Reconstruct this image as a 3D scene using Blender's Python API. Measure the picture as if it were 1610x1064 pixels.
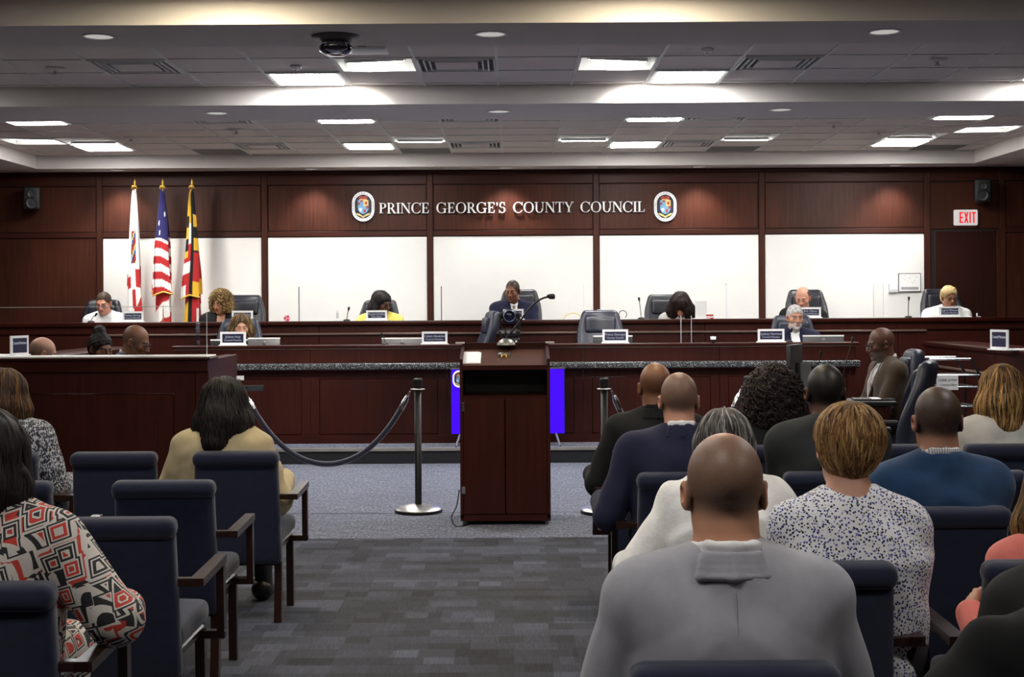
import bpy, bmesh, math, random
import numpy as np
from mathutils import Vector, Matrix

random.seed(7); np.random.seed(7)
for o in list(bpy.data.objects): bpy.data.objects.remove(o)
SC = bpy.context.scene
COL = SC.collection
R = math.radians
# ------------------------------------------------------------------ camera
F, EYE, PX, PY = 2200.0, 1.60, 805.0, 475.0      # focal length in pixels, eye height, principal point in the 1610x1064 frame
ROLL = R(0.35)
cd = bpy.data.cameras.new('camera'); cam = bpy.data.objects.new('camera', cd); COL.objects.link(cam)
cd.sensor_width = 36; cd.lens = 36 * F / 1610; cd.shift_y = -(532 - PY) / 1610; cd.clip_end = 100; cd.clip_start = .05
cam.matrix_world = Matrix.Translation((0, 0, EYE)) @ Matrix.Rotation(R(90), 4, 'X') @ Matrix.Rotation(-ROLL, 4, 'Z')
SC.camera = cam
# ------------------------------------------------------------------ world, exposure
w = bpy.data.worlds.new('world'); SC.world = w; w.use_nodes = True
w.node_tree.nodes['Background'].inputs[0].default_value = (.9, .95, 1, 1)
w.node_tree.nodes['Background'].inputs[1].default_value = .0
SC.view_settings.view_transform = 'Standard'; SC.view_settings.look = 'None'
SC.view_settings.gamma = 1; SC.view_settings.use_curve_mapping = False
SC.view_settings.exposure = 0.3
PANEL_LIGHT = 46.0      # strength of the lit troffer lenses
WARM_LIGHT = 40.0
AUD_LIGHT = 33.0        # strength of the troffers over the audience        # strength of the warm troffers over the audience
STAGE_W = 260.0         # watts of the adjustable lights aimed at the dais
DOWN_W = 75.0           # watts of each recessed downlight along the front wall

def P(px, py, d):
    """world point seen at photo pixel (px, py) at distance d in front of the eye"""
    dx, dy = px - PX, py - PY
    ux = dx * math.cos(ROLL) - dy * math.sin(ROLL); uy = dx * math.sin(ROLL) + dy * math.cos(ROLL)
    return Vector((ux / F * d, d, EYE - uy / F * d))
def SX(px, d): return P(px, PY, d).x

# ------------------------------------------------------------------ materials
MATS = {}
def nt(name):
    m = bpy.data.materials.new(name); m.use_nodes = True
    t = m.node_tree; b = t.nodes['Principled BSDF']
    return m, t, b
def lk(t, a, b): t.links.new(a, b)
def node(t, kind, **kw):
    n = t.nodes.new(kind)
    for k, v in kw.items():
        if k.startswith('i_'):
            key = k[2:]; key = int(key) if key.isdigit() else key
            n.inputs[key].default_value = v
        else: setattr(n, k, v)
    return n
def coords(t, scale=(1, 1, 1), kind='Object', rot=(0, 0, 0)):
    c = node(t, 'ShaderNodeTexCoord'); mp = node(t, 'ShaderNodeMapping')
    mp.inputs['Scale'].default_value = scale; mp.inputs['Rotation'].default_value = rot
    lk(t, c.outputs[kind], mp.inputs['Vector']); return mp.outputs['Vector']
def ramp(t, fac, stops, interp='LINEAR'):
    r = node(t, 'ShaderNodeValToRGB'); cr = r.color_ramp; cr.interpolation = interp
    while len(cr.elements) > 1: cr.elements.remove(cr.elements[-1])
    cr.elements[0].position = stops[0][0]; cr.elements[0].color = (*stops[0][1], 1)
    for p, c in stops[1:]:
        e = cr.elements.new(p); e.color = (*c, 1)
    lk(t, fac, r.inputs[0]); return r.outputs[0]
def bump(t, b, height, strength=.3, dist=.005):
    n = node(t, 'ShaderNodeBump'); n.inputs['Strength'].default_value = strength; n.inputs['Distance'].default_value = dist
    lk(t, height, n.inputs['Height']); lk(t, n.outputs[0], b.inputs['Normal']); return n
def plain(name, c, rough=.5, metal=0, spec=.5, nscale=0, nvar=.15, bstr=0, bscale=200, coat=0, sheen=0):
    if name in MATS: return MATS[name]
    m, t, b = nt(name)
    b.inputs['Base Color'].default_value = (*c, 1); b.inputs['Roughness'].default_value = rough
    b.inputs['Metallic'].default_value = metal; b.inputs['Specular IOR Level'].default_value = spec
    b.inputs['Coat Weight'].default_value = coat; b.inputs['Sheen Weight'].default_value = sheen
    v = coords(t)
    n = node(t, 'ShaderNodeTexNoise', i_Scale=nscale or 6.0, i_Detail=4.0); lk(t, v, n.inputs['Vector'])
    lo = tuple(x * (1 - nvar) for x in c); hi = tuple(min(1, x * (1 + nvar)) for x in c)
    lk(t, ramp(t, n.outputs[0], [(.3, lo), (.7, hi)]), b.inputs['Base Color'])
    if bstr:
        n2 = node(t, 'ShaderNodeTexNoise', i_Scale=float(bscale), i_Detail=2.0); lk(t, v, n2.inputs['Vector'])
        bump(t, b, n2.outputs[0], bstr, .002)
    MATS[name] = m; return m
def wood(name, dark, light, axis='z', rough=.32, coat=.25):
    if name in MATS: return MATS[name]
    m, t, b = nt(name)
    sc = {'z': (22, 22, 1.2), 'x': (1.2, 22, 22), 'y': (22, 1.2, 22)}[axis]
    v = coords(t, sc)
    n = node(t, 'ShaderNodeTexNoise', i_Scale=1.6, i_Detail=6.0, i_Distortion=.6); lk(t, v, n.inputs['Vector'])
    v2 = coords(t, (1, 1, 1)); n2 = node(t, 'ShaderNodeTexNoise', i_Scale=1.3, i_Detail=2.0); lk(t, v2, n2.inputs['Vector'])
    mx = node(t, 'ShaderNodeMath', operation='MULTIPLY_ADD'); mx.inputs[1].default_value = .55; lk(t, n.outputs[0], mx.inputs[0])
    m2 = node(t, 'ShaderNodeMath', operation='MULTIPLY'); m2.inputs[1].default_value = .45; lk(t, n2.outputs[0], m2.inputs[0]); lk(t, m2.outputs[0], mx.inputs[2])
    lk(t, ramp(t, mx.outputs[0], [(.3, dark), (.68, light)]), b.inputs['Base Color'])
    b.inputs['Roughness'].default_value = rough; b.inputs['Coat Weight'].default_value = coat; b.inputs['Coat Roughness'].default_value = .25; b.inputs['Specular IOR Level'].default_value = .22
    bump(t, b, n.outputs[0], .04, .001)
    MATS[name] = m; return m
def emit(name, c, s):
    if name in MATS: return MATS[name]
    m, t, b = nt(name)
    b.inputs['Base Color'].default_value = (*[min(1, x) * .15 for x in c], 1); b.inputs['Specular IOR Level'].default_value = .1
    b.inputs['Emission Color'].default_value = (*c, 1); b.inputs['Emission Strength'].default_value = s
    MATS[name] = m; return m
def glass(name, tint=(1, 1, 1), alpha=.10, rough=.05):
    if name in MATS: return MATS[name]
    m, t, b = nt(name)
    out = t.nodes['Material Output']; tr = node(t, 'ShaderNodeBsdfTransparent'); tr.inputs[0].default_value = (*tint, 1)
    gl = node(t, 'ShaderNodeBsdfGlossy'); gl.inputs[0].default_value = (.9, .93, 1, 1); gl.inputs['Roughness'].default_value = rough
    fr = node(t, 'ShaderNodeFresnel'); fr.inputs[0].default_value = 1.45
    mm = node(t, 'ShaderNodeMath', operation='MULTIPLY'); mm.inputs[1].default_value = alpha * 6; lk(t, fr.outputs[0], mm.inputs[0])
    mx = node(t, 'ShaderNodeMixShader'); lk(t, mm.outputs[0], mx.inputs[0]); lk(t, tr.outputs[0], mx.inputs[1]); lk(t, gl.outputs[0], mx.inputs[2])
    lk(t, mx.outputs[0], out.inputs['Surface']); t.nodes.remove(b)
    MATS[name] = m; return m
def vcol(name, rough=.5, spec=.4, bstr=0, bscale=300, sheen=0, aniso=0):
    """material that takes its colour from the painted pigment of the mesh"""
    if name in MATS: return MATS[name]
    m, t, b = nt(name)
    a = node(t, 'ShaderNodeVertexColor', layer_name='Col')
    lk(t, a.outputs[0], b.inputs['Base Color']); b.inputs['Roughness'].default_value = rough
    b.inputs['Specular IOR Level'].default_value = spec; b.inputs['Sheen Weight'].default_value = sheen
    if bstr:
        n2 = node(t, 'ShaderNodeTexNoise', i_Scale=float(bscale), i_Detail=3.0); lk(t, coords(t), n2.inputs['Vector'])
        bump(t, b, n2.outputs[0], bstr, .002)
    MATS[name] = m; return m

WOOD = wood('mahogany', (.020, .0036, .0022), (.056, .0085, .0045), 'z', .45, .03)
WOODX = wood('mahogany_lengthwise', (.018, .0034, .0021), (.054, .0098, .0055), 'x', .36, .1)
WALLWOOD = wood('wall_mahogany', (.020, .0052, .0028), (.072, .0185, .0085), 'z', .5, .0)
WALLWOODX = wood('wall_mahogany_rail', (.024, .0055, .0028), (.054, .0125, .006), 'x', .5, .0)
DOORWOOD = wood('door_mahogany', (.018, .006, .0045), (.034, .011, .008))
CHAIRWOOD = wood('chair_wood', (.016, .007, .005), (.032, .013, .009), 'y', .28, .4)
BLACK = plain('black_plastic', (.006, .006, .007), .4)
BLACKM = plain('black_metal', (.006, .006, .007), .48)
CHROME = plain('chrome', (.75, .75, .76), .15, 1)
STEEL = plain('brushed_steel', (.55, .54, .52), .35, 1)
WHITE = plain('white_plastic', (.88, .88, .88), .45, nvar=.04)
PAPER = plain('paper', (.84, .84, .83), .8, nvar=.03)
SILVER = plain('silver_plastic', (.22, .22, .225), .35, .4, nvar=.08)
NAVYP = plain('nameplate_blue', (.008, .009, .045), .5)
INKW = emit('glowing_white_lettering', (.85, .87, 1), .35)  # faint glow added to the name plate lettering, which is no lamp
GOLD = plain('gold', (.75, .48, .07), .45, .3)
PLEXI = glass('plexiglass')
PLEXIEDGE = plain('plexiglass_edge', (.55, .58, .60), .3)
LEATHER = plain('navy_leather', (.020, .024, .045), .38, spec=.6, nvar=.1, bstr=.15, bscale=120)
LEATHERK = plain('black_leather', (.012, .013, .020), .38, spec=.6, nvar=.1, bstr=.12, bscale=120)
FABRIC = plain('navy_upholstery', (.0115, .0148, .038), .8, spec=.2, nscale=30, nvar=.12, bstr=.25, bscale=900, sheen=.25)
WALLPAINT = plain('ceiling_paint', (.66, .62, .60), .9, nvar=.02)
WHITEPANEL = plain('white_wall_panel', (.80, .79, .765), .75, nvar=.015)

# ------------------------------------------------------------------ objects
def tag(o, label=None, cat=None, group=None, kind=None):
    if label: o['label'] = label
    if cat: o['category'] = cat
    if group: o['group'] = group
    if kind: o['kind'] = kind
    return o
def empty(name, loc=(0, 0, 0), rz=0, label=None, cat=None, group=None, kind=None):
    o = bpy.data.objects.new(name, None); COL.objects.link(o); o.location = loc; o.rotation_euler = (0, 0, rz)
    o.empty_display_size = .1
    return tag(o, label, cat, group, kind)
def link(name, me, parent=None, loc=None, rot=None):
    o = bpy.data.objects.new(name, me); COL.objects.link(o)
    if parent is not None: o.parent = parent
    if loc is not None: o.location = loc
    if rot is not None: o.rotation_euler = rot
    return o
def copy_tree(o, parent=None):
    c = o.copy(); COL.objects.link(c)
    if parent is not None: c.parent = parent
    for ch in list(o.children): copy_tree(ch, c)
    return c

class MB:
    """collects simple solids, builds them as ONE mesh object"""
    def __init__(s): s.v = []; s.f = []; s.mi = []; s.smooth = []; s.m = 0
    def add(s, vs, fs, smooth=False):
        n = len(s.v); s.v += [tuple(p) for p in vs]
        for f in fs: s.f.append(tuple(i + n for i in f)); s.mi.append(s.m); s.smooth.append(smooth)
        return s
    def box(s, x0, x1, y0, y1, z0, z1):
        vs = [(x, y, z) for x in (x0, x1) for y in (y0, y1) for z in (z0, z1)]
        return s.add(vs, [(0, 1, 3, 2), (4, 6, 7, 5), (0, 4, 5, 1), (2, 3, 7, 6), (0, 2, 6, 4), (1, 5, 7, 3)])
    def cbox(s, c, size, M=None):
        M = M or Matrix.Identity(3); c = Vector(c)
        vs = [c + M @ Vector((x * size[0] / 2, y * size[1] / 2, z * size[2] / 2)) for x in (-1, 1) for y in (-1, 1) for z in (-1, 1)]
        return s.add(vs, [(0, 1, 3, 2), (4, 6, 7, 5), (0, 4, 5, 1), (2, 3, 7, 6), (0, 2, 6, 4), (1, 5, 7, 3)])
    def bbox(s, x0, x1, y0, y1, z0, z1, r=.01, seg=2):
        """box with bevelled edges"""
        bm = bmesh.new(); bmesh.ops.create_cube(bm, size=1)
        for v in bm.verts: v.co = Vector(((x0 + x1) / 2 + v.co.x * (x1 - x0), (y0 + y1) / 2 + v.co.y * (y1 - y0), (z0 + z1) / 2 + v.co.z * (z1 - z0)))
        bmesh.ops.bevel(bm, geom=list(bm.edges), offset=min(r, .49 * min(x1 - x0, y1 - y0, z1 - z0)), segments=seg, profile=.5, affect='EDGES')
        bm.verts.index_update()
        s.add([v.co.copy() for v in bm.verts], [[v.index for v in f.verts] for f in bm.faces], seg > 1); bm.free(); return s
    def tube(s, pts, rad, n=8, cap=True):
        pts = [Vector(p) for p in pts]; k = len(pts)
        rad = rad if hasattr(rad, '__len__') else [rad] * k
        t0 = (pts[1] - pts[0]).normalized(); up = Vector((0, 0, 1)) if abs(t0.z) < .9 else Vector((1, 0, 0))
        nrm = t0.cross(up).normalized(); vs = []
        for i, p in enumerate(pts):
            t = ((pts[min(i + 1, k - 1)] - pts[i]).normalized() + (pts[i] - pts[max(i - 1, 0)]).normalized())
            t = t.normalized() if t.length > 1e-6 else t0
            nrm = (nrm - t * nrm.dot(t)).normalized(); b = t.cross(nrm)
            for j in range(n):
                a = 2 * math.pi * j / n; vs.append(p + (nrm * math.cos(a) + b * math.sin(a)) * rad[i])
        fs = [(i * n + j, i * n + (j + 1) % n, (i + 1) * n + (j + 1) % n, (i + 1) * n + j) for i in range(k - 1) for j in range(n)]
        s.add(vs, fs, True)
        if cap: s.add(vs[:n], [tuple(range(n))[::-1]]); s.add(vs[-n:], [tuple(range(n))])
        return s
    def lathe(s, prof, c=(0, 0, 0), n=24, axis='z'):
        """profile of (radius, height)"""
        c = Vector(c); vs = []
        for r, h in prof:
            for j in range(n):
                a = 2 * math.pi * j / n; p = (r * math.cos(a), r * math.sin(a), h)
                if axis == 'y': p = (p[0], -p[2], p[1])
                if axis == 'x': p = (p[2], p[0], p[1])
                vs.append(c + Vector(p))
        k = len(prof)
        return s.add(vs, [(i * n + j, i * n + (j + 1) % n, (i + 1) * n + (j + 1) % n, (i + 1) * n + j) for i in range(k - 1) for j in range(n)], True)
    def prism(s, poly, y0, y1, M=None, o=(0, 0, 0)):
        """2D outline (x, z) extruded along y"""
        o = Vector(o); M = M or Matrix.Identity(3); n = len(poly)
        vs = [o + M @ Vector((x, y0, z)) for x, z in poly] + [o + M @ Vector((x, y1, z)) for x, z in poly]
        s.add(vs, [tuple(range(n)), tuple(range(2 * n - 1, n - 1, -1))] + [(i, i + n, (i + 1) % n + n, (i + 1) % n) for i in range(n)])
        return s
    def strip(s, left, right, y0, y1):
        """ribbon between two (x, z) lines extruded along y"""
        n = len(left)
        for i in range(n - 1): s.prism([left[i], right[i], right[i + 1], left[i + 1]], y0, y1)
        return s
    def bar(s, pts, wdt, th, up=Vector((0, 0, 1))):
        """flat bar of width wdt across and thickness th along path"""
        pts = [Vector(p) for p in pts]; k = len(pts); vs = []
        for i, p in enumerate(pts):
            t = (pts[min(i + 1, k - 1)] - pts[max(i - 1, 0)]).normalized()
            sd = t.cross(up); sd = sd.normalized() if sd.length > 1e-4 else Vector((1, 0, 0)); u = sd.cross(t).normalized()
            for a, b in ((-1, -1), (1, -1), (1, 1), (-1, 1)): vs.append(p + sd * a * wdt / 2 + u * b * th / 2)
        fs = [(i * 4 + j, i * 4 + (j + 1) % 4, i * 4 + 4 + (j + 1) % 4, i * 4 + 4 + j) for i in range(k - 1) for j in range(4)]
        return s.add(vs, fs + [(3, 2, 1, 0), tuple(range(4 * k - 4, 4 * k))])
    def mesh(s, name, mats):
        me = bpy.data.meshes.new(name); me.from_pydata(s.v, [], s.f)
        for m in (mats if isinstance(mats, (list, tuple)) else [mats]): me.materials.append(m)
        me.polygons.foreach_set('material_index', s.mi); me.polygons.foreach_set('use_smooth', s.smooth)
        bm = bmesh.new(); bm.from_mesh(me); bmesh.ops.recalc_face_normals(bm, faces=bm.faces); bm.to_mesh(me); bm.free()
        me.update(); return me
    def build(s, name, mats, parent=None, loc=None, rot=None): return link(name, s.mesh(name, mats), parent, loc, rot)

def softbox(size, r, n=8, fn=None):
    """rounded cushion: (verts, faces) of a box with round edges of radius r, bent by fn"""
    sx, sy, sz = [q / 2 for q in size]; vs, fs = [], []
    idx = {}
    def vert(p):
        q = Vector(p); core = Vector((max(-sx + r, min(sx - r, q.x)), max(-sy + r, min(sy - r, q.y)), max(-sz + r, min(sz - r, q.z))))
        d = q - core
        q = core + d.normalized() * r if d.length > 1e-9 else q
        if fn: q = Vector(fn(q))
        key = tuple(round(c, 5) for c in q)
        if key not in idx: idx[key] = len(vs); vs.append(q)
        return idx[key]
    def ticks(h):
        k = 3; e = [-h + r * (1 - math.cos(math.pi / 2 * i / k)) for i in range(k + 1)]
        mid = [-h + r + (2 * h - 2 * r) * i / n for i in range(1, n)]
        return e + mid + [-x for x in reversed(e)]
    T = [ticks(sx), ticks(sy), ticks(sz)]; S = (sx, sy, sz)
    for ax in range(3):
        a, b = [(1, 2), (2, 0), (0, 1)][ax]
        for sg in (-1, 1):
            for i in range(len(T[a]) - 1):
                for j in range(len(T[b]) - 1):
                    q = []
                    for (u, v_) in ((i, j), (i + 1, j), (i + 1, j + 1), (i, j + 1)):
                        p = [0, 0, 0]; p[ax] = sg * S[ax]; p[a] = T[a][u]; p[b] = T[b][v_]; q.append(vert(p))
                    if sg < 0: q = q[::-1]
                    q2 = [];
                    for x in q:
                        if x not in q2: q2.append(x)
                    if len(q2) > 2: fs.append(q2)
    return vs, fs
def soft(name, size, r, mat, parent, loc=(0, 0, 0), rot=None, n=8, fn=None):
    m = MB(); m.add(*softbox(size, r, n, fn), True); return m.build(name, mat, parent, loc, rot)

_dg = None
def text_mesh(s, size, mat, thick=.0005, align='CENTER', spacing=1.0, name='lettering'):
    """flat lettering in the built-in face as a mesh in the XY plane"""
    cu = bpy.data.curves.new(name, 'FONT'); cu.body = s; cu.size = size; cu.extrude = thick; cu.align_x = align; cu.align_y = 'CENTER'
    cu.space_character = spacing; cu.resolution_u = 2
    o = bpy.data.objects.new(name, cu); COL.objects.link(o)
    bpy.context.view_layer.update(); dg = bpy.context.evaluated_depsgraph_get()
    me = bpy.data.meshes.new_from_object(o.evaluated_get(dg)); me.materials.clear(); me.materials.append(mat)
    bpy.data.objects.remove(o); bpy.data.curves.remove(cu); return me
# ------------------------------------------------------------------ the setting
WALL, ZS, ZC, HALF = 17.6, 3.264, 3.419, 6.95
UP_D, UP_Z, LOW_D, LOW_Z = 15.95, 1.397, 14.47, 1.166      # distance and top of the upper and lower dais fronts
STEP_D, STEP_Z, LOWP_Z, UPP_Z = 13.94, .15, .25, .50        # platform steps
def struct(o, label=None): tag(o, label, None, None, 'structure'); return o

def carpet(name, kind):
    m, t, b = nt(name); b.inputs['Roughness'].default_value = .95; b.inputs['Specular IOR Level'].default_value = .15
    v = coords(t)
    fine = node(t, 'ShaderNodeTexNoise', i_Scale=420.0, i_Detail=3.0); lk(t, v, fine.inputs['Vector'])
    if kind == 'near':      # broadloom with soft rectangular patches
        br = node(t, 'ShaderNodeTexBrick', offset=.37, squash=1.7, squash_frequency=3)
        br.inputs['Scale'].default_value = 2.3; br.inputs['Mortar Size'].default_value = .0; br.inputs['Bias'].default_value = -.1
        br.inputs['Brick Width'].default_value = .62; br.inputs['Row Height'].default_value = .62
        br.inputs['Color1'].default_value = (.0, .0, .0, 1); br.inputs['Color2'].default_value = (1, 1, 1, 1)
        lk(t, v, br.inputs['Vector'])
        b2 = node(t, 'ShaderNodeTexBrick', offset=.61, squash=.6, squash_frequency=2)
        b2.inputs['Scale'].default_value = 1.9; b2.inputs['Mortar Size'].default_value = .0
        b2.inputs['Color1'].default_value = (0, 0, 0, 1); b2.inputs['Color2'].default_value = (1, 1, 1, 1)
        lk(t, coords(t, (1.3, 1, 1)), b2.inputs['Vector'])
        st = node(t, 'ShaderNodeTexNoise', i_Scale=8.0, i_Detail=5.0); lk(t, coords(t, (16, 1.2, 1)), st.inputs['Vector'])
        mx = node(t, 'ShaderNodeMix', data_type='RGBA'); mx.inputs[0].default_value = .5
        lk(t, br.outputs[0], mx.inputs[6]); lk(t, b2.outputs[0], mx.inputs[7])
        m2 = node(t, 'ShaderNodeMix', data_type='RGBA'); m2.inputs[0].default_value = .4
        lk(t, mx.outputs[2], m2.inputs[6]); lk(t, st.outputs[0], m2.inputs[7])
        c = ramp(t, m2.outputs[2], [(.12, (.033, .033, .035)), (.5, (.066, .069, .085)), (.85, (.130, .142, .190))])
    else:
        st = node(t, 'ShaderNodeTexNoise', i_Scale=10.0, i_Detail=4.0); lk(t, coords(t, (5, 2.2, 1)), st.inputs['Vector'])
        s2 = node(t, 'ShaderNodeTexNoise', i_Scale=1.6, i_Detail=4.0); lk(t, coords(t, (3, 30, 1)), s2.inputs['Vector'])
        mx = node(t, 'ShaderNodeMix', data_type='RGBA'); mx.inputs[0].default_value = .35
        lk(t, st.outputs[0], mx.inputs[6]); lk(t, s2.outputs[0], mx.inputs[7])
        c = ramp(t, mx.outputs[2], [(.33, (.085, .090, .118)), (.5, (.175, .185, .235)), (.68, (.33, .35, .42))])
    mm = node(t, 'ShaderNodeMix', data_type='RGBA', blend_type='OVERLAY'); mm.inputs[0].default_value = .7
    lk(t, c, mm.inputs[6]); lk(t, fine.outputs[0], mm.inputs[7]); lk(t, mm.outputs[2], b.inputs['Base Color'])
    bump(t, b, fine.outputs[0], .6, .006); return m
CARPN, CARPF = carpet('patterned_carpet', 'near'), carpet('pale_carpet', 'far')
CARPR = plain('riser_carpet', (.022, .023, .028), .95, nscale=60)

fl = struct(MB().box(-HALF, HALF, -3.0, 9.52, -.1, 0).build('floor', CARPN), 'grey patterned carpet of the public seating area')
far = struct(MB().box(-HALF, HALF, 9.52, STEP_D, -.1, 0).build('floor', CARPF), 'pale blue-grey carpet in front of the dais')
MB().box(-HALF, HALF, 10.66, 10.668, 0, .0012).build('carpet_seam', BLACK, far)
pl = struct(MB().box(-HALF, HALF, STEP_D, WALL, 0, STEP_Z).build('floor', CARPF), 'carpeted platform below the dais')
MB().box(-HALF, HALF, STEP_D - .012, STEP_D, 0, STEP_Z - .022).build('step_riser', CARPR, pl)
MB().box(-HALF, HALF, STEP_D - .03, STEP_D + .03, STEP_Z - .022, STEP_Z + .006).build('step_nosing', plain('nosing', (.36, .345, .31), .45, .3), pl)
struct(MB().box(-HALF, HALF, LOW_D + .12, UP_D + .1, STEP_Z, LOWP_Z).build('floor', CARPR), 'platform behind the lower dais')
struct(MB().box(-HALF, HALF, UP_D + .1, WALL, STEP_Z, UPP_Z).build('floor', CARPR), 'platform behind the upper dais')
for nm, x0, x1 in (('wall_left', -HALF - .2, -HALF), ('wall_right', HALF, HALF + .2)):
    struct(MB().box(x0, x1, -3, WALL + .2, 0, 3.9).build(nm, WALLWOOD))
struct(MB().box(-HALF, HALF, -3.2, -3, 0, 3.9).build('wall_rear', WALLWOOD))

# front wall: wood frame, white panels, wood panels above them
wb = struct(MB().box(-HALF, HALF, WALL, WALL + .2, 0, 3.5).build('wall_back', plain('reveal', (.006, .003, .002), .7)), 'mahogany panelled wall behind the dais')
SW = F / WALL
def wx(px): return (px - PX) / SW
def wz(py): return EYE - (py - PY) / SW
STL = [-190, 24, 158, 417, 677, 938, 1198, 1458, 1576, 1800]
edges = [wx(p) for p in STL]
for i, p in enumerate(STL):
    hw = .036
    if p == 24: continue
    MB().bbox(wx(p) - hw, wx(p) + hw, WALL - .03, WALL + .01, .5, ZS, .004, 1).build('stile', WALLWOOD, wb)
for i in range(len(STL) - 1):
    if STL[i] == 24: continue
    j = i + 1 if STL[i + 1] != 24 else i + 2
    x0, x1 = edges[i] + .04, edges[j] - .04
    MB().bbox(x0, x1, WALL - .028, WALL + .01, wz(289), ZS, .004, 1).build('rail', WALLWOODX, wb)
    if STL[i] == 1458:      # over the door
        MB().bbox(x0, x1, WALL - .012, WALL + .01, wz(364), wz(291), .004, 1).build('wood_panel', WALLWOOD, wb); continue
    MB().bbox(x0, x1, WALL - .028, WALL + .01, wz(370), wz(362), .003, 1).build('rail', WALLWOODX, wb)
    MB().bbox(x0 + .006, x1 - .006, WALL - .012, WALL + .01, wz(361), wz(290), .004, 1).build('wood_panel', WALLWOOD, wb)
    if 158 <= STL[i] < 1458: MB().bbox(x0 + .002, x1 - .002, WALL - .016, WALL + .01, .62, wz(371.5), .003, 1).build('white_panel', WHITEPANEL, wb)
    else: MB().bbox(x0 + .006, x1 - .006, WALL - .012, WALL + .01, .6, wz(371), .004, 1).build('wood_panel', WALLWOOD, wb)
MB().box(-HALF, HALF, WALL - .034, WALL, .5, .62).build('rail', WALLWOODX, wb)
MB().bbox(-HALF, HALF, WALL - .05, WALL, ZS - .05, ZS, .01, 1).build('crown_moulding', WALLWOODX, wb)
dr = struct(MB().bbox(wx(1470), wx(1566), WALL - .02, WALL + .01, .5, wz(368), .004, 1).build('door_1', DOORWOOD), 'dark wooden door under the exit sign')
MB().bbox(wx(1566.5), wx(1572), WALL - .032, WALL + .01, .5, wz(366), .003, 1).build('door_frame', WALLWOOD, dr)
hx = wx(1478)
MB().tube([(hx, WALL - .02, 1.5), (hx, WALL - .07, 1.5), (hx + .1, WALL - .07, 1.5)], .01).build('door_handle', STEEL, dr)

# ceiling: slab, beams, tiles and grid bars
CX0, CX1 = -5.80, 5.66
B1, B1B, B2, B2B, BS = 8.34, 9.06, 11.73, 12.71, 17.10
ce = struct(MB().box(-HALF, HALF, -3, WALL, ZC + .15, ZC + .25).build('ceiling', plain('plenum', (.2, .2, .2), .9)), 'grey tiled ceiling between plaster beams')
struct(MB().box(CX0, CX1, B1, B1B, ZS, ZC + .14).build('ceiling_beam', WALLPAINT), 'plaster ceiling beam nearest the camera')
struct(MB().box(CX0, CX1, B2, B2B, ZS, ZC + .14).build('ceiling_beam', WALLPAINT), 'plaster ceiling beam above the lectern')
struct(MB().box(CX0, CX1, BS, WALL, ZS, ZC + .14).build('ceiling_soffit', WALLPAINT), 'plaster soffit along the dais wall')
struct(MB().box(-HALF, CX0, -3, WALL, ZS, ZC + .14).build('ceiling_soffit', WALLPAINT), 'plaster soffit along the left wall')
struct(MB().box(CX1, HALF, -3, WALL, ZS, ZC + .14).build('ceiling_soffit', WALLPAINT), 'plaster soffit along the right wall')
TW = .613
def tx(k): return -.4115 + TW * k          # centre of tile column k
def tilemat():
    m, t, b = nt('ceiling_tile'); b.inputs['Roughness'].default_value = .95
    n = node(t, 'ShaderNodeTexNoise', i_Scale=160.0, i_Detail=2.0); lk(t, coords(t), n.inputs['Vector'])
    lk(t, ramp(t, n.outputs[0], [(.3, (.62, .565, .54)), (.6, (.72, .66, .63))]), b.inputs['Base Color'])
    bump(t, b, n.outputs[0], .3, .003); return m
TILE = tilemat(); BARM = plain('grid_bar_white', (.62, .62, .61), .5); DARKTILE = plain('dark_grille', (.16, .16, .155), .8, nscale=90)
ROWS_A = [B1B, 9.2, 9.8, 10.4, 11.0, 11.6, B2]
ROWS_B = [B2B, 12.85, 13.45, 14.05, 14.65, 15.25, 15.85, 16.45, 17.05, BS]
TROFFERS = {(k, 11.3) for k in (-2, 3, -8, 8)} | {(k, 13.75) for k in (-7, -2, 3, 8)} | {(k, 16.15) for k in (-7, -2, 3, 8)}
DIFFUSERS = {(k, 10.7) for k in (-4, 0, 4)} | {(k, 13.75) for k in (-4, 0, 4)} | {(k, 16.15) for k in (-4, 0, 4)}
OPENS = {(-1, 10.7), (2, 10.7)} | {(k, 15.55) for k in (-7, -1, 2, 5, 8)} | {(-8, 15.55), (9, 14.95)}
GRILLES = {(k, 16.75) for k in (-5, -1, 5, 9)}
taken = TROFFERS | DIFFUSERS | OPENS
def near(k, y): return any(k == a and abs(y - b) < .08 for a, b in taken)
cache = {}
xe = [CX0] + [-.105 + TW * k for k in range(-9, 10)] + [CX1]
for rows in (ROWS_A, ROWS_B):
    for r in range(len(rows) - 1):
        y0, y1 = rows[r], rows[r + 1]
        for i in range(len(xe) - 1):
            x0, x1 = xe[i], xe[i + 1]; k = round(((x0 + x1) / 2 + .4115) / TW); yc = (y0 + y1) / 2
            if i == 0: k = -10
            if i == len(xe) - 2: k = 10
            if near(k, yc): continue
            gr = any(k == a and abs(yc - b) < .08 for a, b in GRILLES)
            key = (round(x1 - x0, 3), round(y1 - y0, 3), gr)
            if key not in cache:
                hx, hy = (x1 - x0) / 2 - .009, (y1 - y0) / 2 - .009
                cache[key] = MB().box(-hx, hx, -hy, hy, 0, .018).mesh('ceiling_tile', DARKTILE if gr else TILE)
            o = link('ceiling_tile', cache[key], ce, ((x0 + x1) / 2, yc, ZC + .004))
    for x in xe[1:-1]:
        MB().box(x - .011, x + .011, rows[0], rows[-1], ZC - .003, ZC + .02).build('grid_bar', BARM, ce)
    for y in rows[1:-1]:
        MB().box(CX0, CX1, y - .011, y + .011, ZC - .002, ZC + .019).build('grid_bar', BARM, ce)
MB().box(CX0, CX1, -3, B1, ZC, ZC + .02).build('ceiling_board', TILE, ce)

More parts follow.
